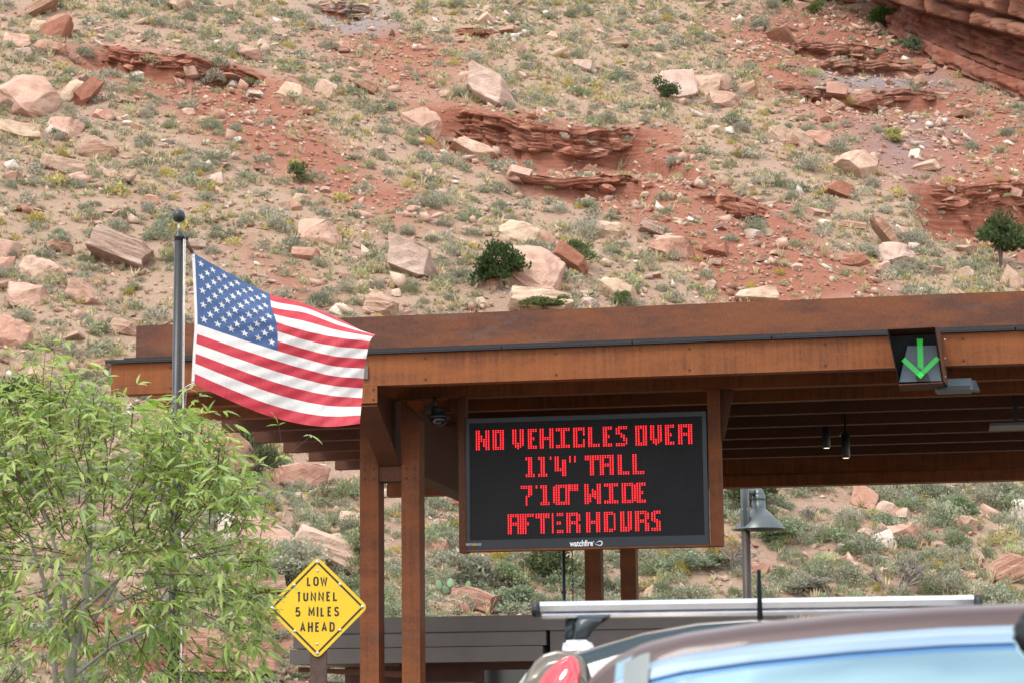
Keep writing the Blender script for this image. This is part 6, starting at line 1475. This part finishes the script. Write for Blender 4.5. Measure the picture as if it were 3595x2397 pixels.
# ================================================================ cars
def paint(name, col, rough=0.25, metal=0.5):
    m_ = simple(name, col, rough, metal, 0.05, 40, coat=1.0); return m_
M['tan_paint'] = paint('tan_car_paint', (0.145, 0.118, 0.088)); M['brown_paint'] = paint('brown_red_car_paint', (0.050, 0.022, 0.020), 0.45, 0.1)
M['brown_paint'].node_tree.nodes['Principled BSDF'].inputs['Coat Weight'].default_value = 0.35
M['car_glass'] = simple('tinted_car_glass', (0.02, 0.035, 0.040), 0.05, 0.0, 0.1, 3, spec=0.5)
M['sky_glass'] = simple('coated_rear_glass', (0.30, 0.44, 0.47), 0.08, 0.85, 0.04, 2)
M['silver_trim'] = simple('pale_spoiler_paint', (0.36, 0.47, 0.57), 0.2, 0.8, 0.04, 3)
M['blue_gap'] = simple('spoiler_seam', (0.05, 0.16, 0.34), 0.3, 0.2, 0.1, 5)
M['grey_trim'] = simple('grey_pillar_trim', (0.20, 0.215, 0.205), 0.35, 0.2, 0.08, 5)
M['tyre'] = simple('tyre_rubber', (0.02, 0.02, 0.02), 0.9, 0, 0.2, 20); M['alloy'] = simple('alloy_rim', (0.55, 0.55, 0.56), 0.3, 0.9, 0.1, 10)
M['tail_red'] = simple('red_tail_lens', (0.62, 0.022, 0.035), 0.08, 0.0, 0.12, 18, spec=0.8, coat=1.0); M['aluminium'] = simple('brushed_aluminium', (0.82, 0.83, 0.86), 0.22, 0.9, 0.06, 30)
M['plastic'] = simple('dark_plastic_foot', (0.030, 0.040, 0.045), 0.35, 0, 0.15, 12, spec=0.5)
def loft(stations, section):
    """stations: list of y ; section(y) -> list of (x,z) from sill (left) over the roof to sill (right)"""
    rows_ = [section(y) for y in stations]; n = len(rows_[0]); V = np.array([(x, y, z) for y, r in zip(stations, rows_) for x, z in r]); i = np.arange(len(V)).reshape(len(stations), n)
    F = np.stack([i[:-1, :-1], i[1:, :-1], i[1:, 1:], i[:-1, 1:]], -1).reshape(-1, 4); return V, F, n
def car(name, label, origin, yaw, zroof, crown, glassm, paintm, wroof, wbelt, length=4.55, quarter=True, rear_top=0.42):
    """SUV body: crown = roof cross-section offsets [(x, drop)...] from the centre to the roof edge"""
    root = thing(name, label, 'car', tuple(origin)); root.rotation_euler = (0, 0, yaw)
    ys = np.array([0.0, 0.03, 0.08, 0.16, 0.24, 0.30, 0.34, 0.37, 0.395, 0.41, 0.43, 0.46, 0.52, 0.62, 0.8, 1.2, 1.8, 2.3, 2.6, 2.85, 3.1, 3.35, 3.6, 3.9, 4.2, 4.4, 4.5, length])
    ztop = np.interp(ys, [0, 0.03, 0.08, rear_top - .02, rear_top + 0.02, 0.8, 1.8, 2.6, 3.35, 3.6, 4.2, 4.45, length], [0.72, 0.93, 1.02, zroof - 0.012, zroof - 0.002, zroof, zroof + 0.01, zroof - 0.03, 1.13, 1.04, 0.92, 0.82, 0.6])
    cx = np.array([c[0] for c in crown]); cz = np.array([c[1] for c in crown])
    def section(y):
        zt = np.interp(y, ys, ztop); k = np.clip((zt - 1.0) / (zroof - 1.0), 0, 1)           # 1 in the cabin, 0 over bonnet or bumper
        half = []
        half += [(0.80, 0.34), (0.89, 0.40), (0.915, 0.62), (0.91, 0.82), (wbelt, min(0.98, zt - 0.06))]
        pts = []
        for xx, dd in list(zip(cx, cz))[::-1]: pts.append((xx * k + (xx / cx[-1] * 0.80) * (1 - k), zt - dd * (0.35 + 0.65 * k)))
        e = pts[0]; b = half[-1]
        for f in (0.25, 0.5, 0.75): half.append((b[0] + (e[0] - b[0]) * f + 0.02 * math.sin(f * math.pi), b[1] + (e[1] - b[1]) * f))
        half += pts
        half = [(min(x, 0.92), min(z, zt)) for x, z in half]
        tuck = np.interp(y, [0, 0.1, 0.5, 3.9, length], [0.93, 0.97, 1, 1, 0.86]); half = [(x * tuck, z) for x, z in half]
        return [(-x, z) for x, z in half] + [(x, z) for x, z in half[::-1][1:]]
    V, F, n = loft(list(ys), section)
    nx = n; mid = n // 2; ncrown = len(crown)
    groups = {}
    for fi, f in enumerate(F):
        j = fi % (nx - 1); i = fi // (nx - 1); y = V[f][:, 1].mean(); z = V[f][:, 2].mean(); x = V[f][:, 0].mean(); side = j in (5, 6) or j in (nx - 1 - 6, nx - 1 - 7)
        key = 'body'
        if 0.08 < y < rear_top - 0.012 and abs(x) < 0.9 * cx[-1] and z > 1.02 and 8 <= j < nx - 9: key = 'rear_window'
        elif 2.6 < y < 3.35 and z > 1.05 and 8 <= j < nx - 9: key = 'windshield'
        elif 0.75 < y < 2.75 and side: key = 'side_window_' + ('a' if x < 0 else 'b')
        elif y > rear_top - 0.012 and y < 2.7 and 8 <= j < nx - 9: key = 'roof'
        groups.setdefault(key, []).append(f)
    for key, fs in groups.items():
        fs = np.array(fs); u, invx = np.unique(fs, return_inverse=True); nmn = 'side_window' if key.startswith('side') else key
        me = np_mesh(nmn, V[u], invx.reshape(fs.shape)); [setattr(p, 'use_smooth', True) for p in me.polygons]
        me.materials.append(glassm if key == 'rear_window' else M['car_glass'] if 'wind' in key else paintm); newobj(nmn, me, None, root)
    # end caps and underside
    bm = bmesh.new(); s0 = section(0.0); bm.faces.new([bm.verts.new((x, 0, z)) for x, z in s0]); s1 = section(length); bm.faces.new([bm.verts.new((x, length, z)) for x, z in s1])
    bm.faces.new([bm.verts.new(p) for p in ((-0.78, 0, 0.34), (0.78, 0, 0.34), (0.7, length, 0.34), (-0.7, length, 0.34))])
    me = bpy.data.meshes.new('bumper'); bm.to_mesh(me); bm.free(); me.materials.append(M['plastic']); newobj('bumper', me, None, root)
    for wx in (-0.80, 0.80):
        for wy in (0.85, 3.6):
            bm = bmesh.new(); lathe(bm, (0, 0, 0), [(0.20, -0.11), (0.30, -0.115), (0.345, -0.09), (0.35, 0), (0.345, 0.09), (0.30, 0.115), (0.20, 0.11)], 28)
            bmesh.ops.transform(bm, matrix=Matrix.Rotation(R(90), 4, 'Y'), verts=bm.verts); me = bpy.data.meshes.new('wheel'); bm.to_mesh(me); bm.free(); me.materials.append(M['tyre']); w = newobj('wheel', me, None, root); w.location = (wx, wy, 0.35)
            bm = bmesh.new(); lathe(bm, (0, 0, 0), [(0.0, 0.10 if wx > 0 else -0.10), (0.21, 0.114 if wx > 0 else -0.114), (0.21, 0.08 if wx > 0 else -0.08)], 20); bmesh.ops.transform(bm, matrix=Matrix.Rotation(R(90), 4, 'Y'), verts=bm.verts); me = bpy.data.meshes.new('rim'); bm.to_mesh(me); bm.free(); me.materials.append(M['alloy']); newobj('rim', me, None, w)
    return root
def child(bm, name, matl, parent, smooth=True):
    bmesh.ops.recalc_face_normals(bm, faces=bm.faces); me = bpy.data.meshes.new(name); bm.to_mesh(me); bm.free(); me.materials.append(matl)
    if smooth: [setattr(p, 'use_smooth', True) for p in me.polygons]
    return newobj(name, me, None, parent)
# --- far car: tan SUV with aluminium cross bar
CY_ = 7.0; fc = at(2640, 2110, CY_); zbar = float(fc[2])
zr = zbar - 0.068
CRN = [(0, 0), (0.15, 0.008), (0.3, 0.032), (0.42, 0.065), (0.54, 0.100), (0.62, 0.130), (0.65, 0.17)]
yawc = -YAW + R(4.0)
ox = fc[0] + math.sin(yawc) * 0.95; oy = CY_ - math.cos(yawc) * 0.95
fcar = car('suv', 'tan SUV with an aluminium roof bar and red tail light', (ox, oy, 0), yawc, zr, CRN, M['car_glass'], M['tan_paint'], 0.6, 0.86)
def cl_(px, py, Y, root):                                   # photograph point at distance Y in a car's own frame
    p = Vector(at(px, py, Y)); d = p - Vector(root.location); c, s = math.cos(-root.rotation_euler.z), math.sin(-root.rotation_euler.z)
    return Vector((d.x * c - d.y * s, d.x * s + d.y * c, d.z))
a = cl_(1893, 2137, CY_, fcar); b = cl_(3408, 2103, CY_, fcar); yb_ = (a.y + b.y) / 2; a.y = b.y = yb_; zz = (a.z + b.z) / 2; a.z = b.z = zz
bm = bmesh.new(); prof = [(-0.035, -0.012), (-0.04, 0.004), (-0.028, 0.016), (0.028, 0.016), (0.04, 0.004), (0.035, -0.012), (0.02, -0.016), (-0.02, -0.016)]
prism(bm, [Vector((a.x, yb_ + p, zz + q)) for p, q in prof], (b.x - a.x, 0, 0)); child(bm, 'cross_bar', M['aluminium'], fcar, False)
bm = bmesh.new(); prism(bm, [Vector((a.x + 0.005, yb_ + p * 0.8, zz - 0.026 + q * 0.5)) for p, q in prof], (b.x - a.x - 0.01, 0, 0)); child(bm, 'bar_channel', M['aluminium'], fcar, False)
for x0, dx in ((a.x, -0.024), (b.x, 0.024)):
    bm = bmesh.new(); prism(bm, [Vector((x0 + (0.001 if dx > 0 else -0.001), yb_ + p * 1.1, zz - 0.006 + q * 1.4)) for p, q in prof], (dx, 0, 0)); bmesh.ops.bevel(bm, geom=bm.edges[:], offset=0.004, segments=2, affect='EDGES'); child(bm, 'end_cap', M['black'], fcar)
for sg in (-1, 1):
    tx = (a.x + 0.115) if sg < 0 else (b.x - 0.115)
    for k, (oo, wdt) in enumerate(((-0.030, 0.036), (0.012, 0.046))):
        bm = bmesh.new()
        prof_ = [(0.04 + wdt, zz - 0.030), (0.02 + wdt * 0.6, zz - 0.045), (wdt * 0.45, zz - 0.066), (wdt * 0.5 - 0.004, zz - 0.096), (-wdt * 0.5 - 0.008, zz - 0.096), (-wdt * 0.5, zz - 0.066), (-wdt * 0.35, zz - 0.05), (-wdt * 0.4, zz - 0.030)]
        if k == 0: prof_ = [(p * 0.8, q) for p, q in prof_]
        prism(bm, [Vector((tx + (oo + p) * (-sg), yb_ - 0.045 + 0.05 * (1 - k), q)) for p, q in prof_], (0, 0.04, 0)); bmesh.ops.bevel(bm, geom=bm.edges[:], offset=0.006, segments=2, affect='EDGES'); child(bm, 'rack_foot', M['plastic'], fcar)
    bm = bmesh.new(); prism(bm, [Vector((tx + q * (-sg), yb_ - 0.06, zz - 0.098 + p)) for q, p in ((-0.055, -0.055), (-0.045, 0), (0.03, 0), (0.055, -0.045), (0.05, -0.06))], (0, 0.10, 0)); bmesh.ops.bevel(bm, geom=bm.edges[:], offset=0.008, segments=2, affect='EDGES'); child(bm, 'rack_clamp', M['aluminium'], fcar)
    bm = bmesh.new(); rx = tx + 0.01 * sg; tube(bm, [(rx, 0.46, zz - 0.20), (rx, 0.6, zz - 0.165), (rx, 1.2, zz - 0.155), (rx, 2.4, zz - 0.165), (rx, 2.55, zz - 0.2)], 0.017, 10); child(bm, 'roof_rail', M['grey_trim'], fcar)
# tall tail lights in the rear corners, set in rounded body pillars
for sg in (-1, 1):
    lens = [(1890, 2560), (1893, 2450), (1905, 2400), (1930, 2364), (1960, 2336), (1988, 2318), (2010, 2313), (2028, 2328), (2036, 2360), (2032, 2410), (2015, 2490), (1970, 2570)]
    bodyp = [(1795, 2600), (1812, 2450), (1830, 2400), (1847, 2358), (1872, 2320), (1905, 2293), (1950, 2281), (1995, 2286), (2030, 2300), (2052, 2330), (2060, 2400), (2060, 2600)]
    for nm, pts, y0_, dpt, mt_, bv in (('corner_pillar', bodyp, 6.36, 0.22, M['tan_paint'], 0.035), ('tail_light', [((x - 1970) * 1.14 + 1962, (y - 2440) * 1.1 + 2440) for x, y in lens], 6.31, 0.08, M['tail_red'], 0.010)):
        bm = bmesh.new(); prism(bm, [Vector((cl_(x, y, y0_, fcar).x * (1 if sg < 0 else -1), cl_(1900, y, y0_, fcar).y, cl_(1900, y, y0_, fcar).z)) for x, y in pts], (0, dpt, 0))
        bmesh.ops.bevel(bm, geom=[e for e in bm.edges if abs(e.verts[0].co.y - e.verts[1].co.y) < 0.02], offset=bv, segments=5, affect='EDGES', clamp_overlap=True); child(bm, nm, mt_, fcar)
an = cl_(2668, 2155, 6.75, fcar); an2 = cl_(2664, 1998, 6.75, fcar); bm = bmesh.new(); tube(bm, [an - Vector((0, 0, 0.05)), an, an2], [0.012, 0.0078, 0.0055], 8); child(bm, 'antenna', simple('antenna_rubber', (0.008, 0.009, 0.012), 0.9, 0, 0.2, 30, spec=0.1), fcar)
# --- near car: roof edge, pale spoiler, coated glass
CN = 3.6; nc = at(3750, 2112, CN); zn = float(nc[2])
CRN2 = [(0, 0), (0.19, 0.004), (0.33, 0.012), (0.48, 0.025), (0.58, 0.038), (0.645, 0.052), (0.69, 0.072), (0.725, 0.097), (0.755, 0.13)]
yawn = -YAW + R(2.0)
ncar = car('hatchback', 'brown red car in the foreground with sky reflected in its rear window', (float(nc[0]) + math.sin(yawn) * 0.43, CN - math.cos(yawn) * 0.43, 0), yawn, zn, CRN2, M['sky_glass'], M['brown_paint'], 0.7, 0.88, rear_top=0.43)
# spoiler lip: follows the roof edge, dropping to the seam above the glass
def crown_z(x): return zn - float(np.interp(abs(x), [c[0] for c in CRN2], [c[1] for c in CRN2]))
xsx = np.linspace(-0.70, 0.70, 57)
def strip(name, zo, yo, matl, x0=-0.7, x1=0.7):
    """zo, yo: matched lists of drops below the roof edge and positions along the car"""
    xs = np.linspace(x0, x1, max(4, int((x1 - x0) * 60))); V, F = [], []; k = len(zo)
    for x in xs:
        ed = max(0.0, (abs(x) - 0.55) / 0.2)
        for z_, y_ in zip(zo, yo): V.append((x, y_ + 0.05 * ed * ed, crown_z(x) - z_))
    for i in range(len(xs) - 1):
        for j in range(k - 1): F.append((i * k + j, (i + 1) * k + j, (i + 1) * k + j + 1, i * k + j + 1))
    me = np_mesh(name, np.array(V, float), np.array(F)); [setattr(p, 'use_smooth', True) for p in me.polygons]; me.materials.append(matl); return newobj(name, me, None, ncar)
strip('roof_edge', [-0.004, -0.001, 0.010, 0.022, 0.033], [0.50, 0.43, 0.398, 0.385, 0.3795], M['brown_paint'], -0.735, 0.735)
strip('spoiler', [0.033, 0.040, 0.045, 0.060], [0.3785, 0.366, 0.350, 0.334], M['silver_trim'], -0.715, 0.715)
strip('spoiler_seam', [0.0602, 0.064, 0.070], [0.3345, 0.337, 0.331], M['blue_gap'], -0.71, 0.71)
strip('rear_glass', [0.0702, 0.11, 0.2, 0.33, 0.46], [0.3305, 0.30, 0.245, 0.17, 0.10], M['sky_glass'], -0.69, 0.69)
for sg in (-1, 1):
    strip('pillar_trim', [0.0185, 0.030, 0.045, 0.060, 0.067, 0.115], [0.372, 0.361, 0.345, 0.329, 0.322, 0.288], M['grey_trim'], *((-0.672, -0.632) if sg < 0 else (0.632, 0.672)))
fz = cl_(3590, 2230, 3.15, ncar); bm = bmesh.new(); prism(bm, [fz + Vector((p, 0, q)) for p, q in ((-0.008, -0.012), (-0.012, 0.004), (-0.004, 0.022), (0.012, 0.04), (0.09, 0.045), (0.10, -0.05), (0.02, -0.045))], (0, 0.05, 0)); bmesh.ops.bevel(bm, geom=bm.edges[:], offset=0.006, segments=2, affect='EDGES'); child(bm, 'brake_light_housing', M['black'], ncar)
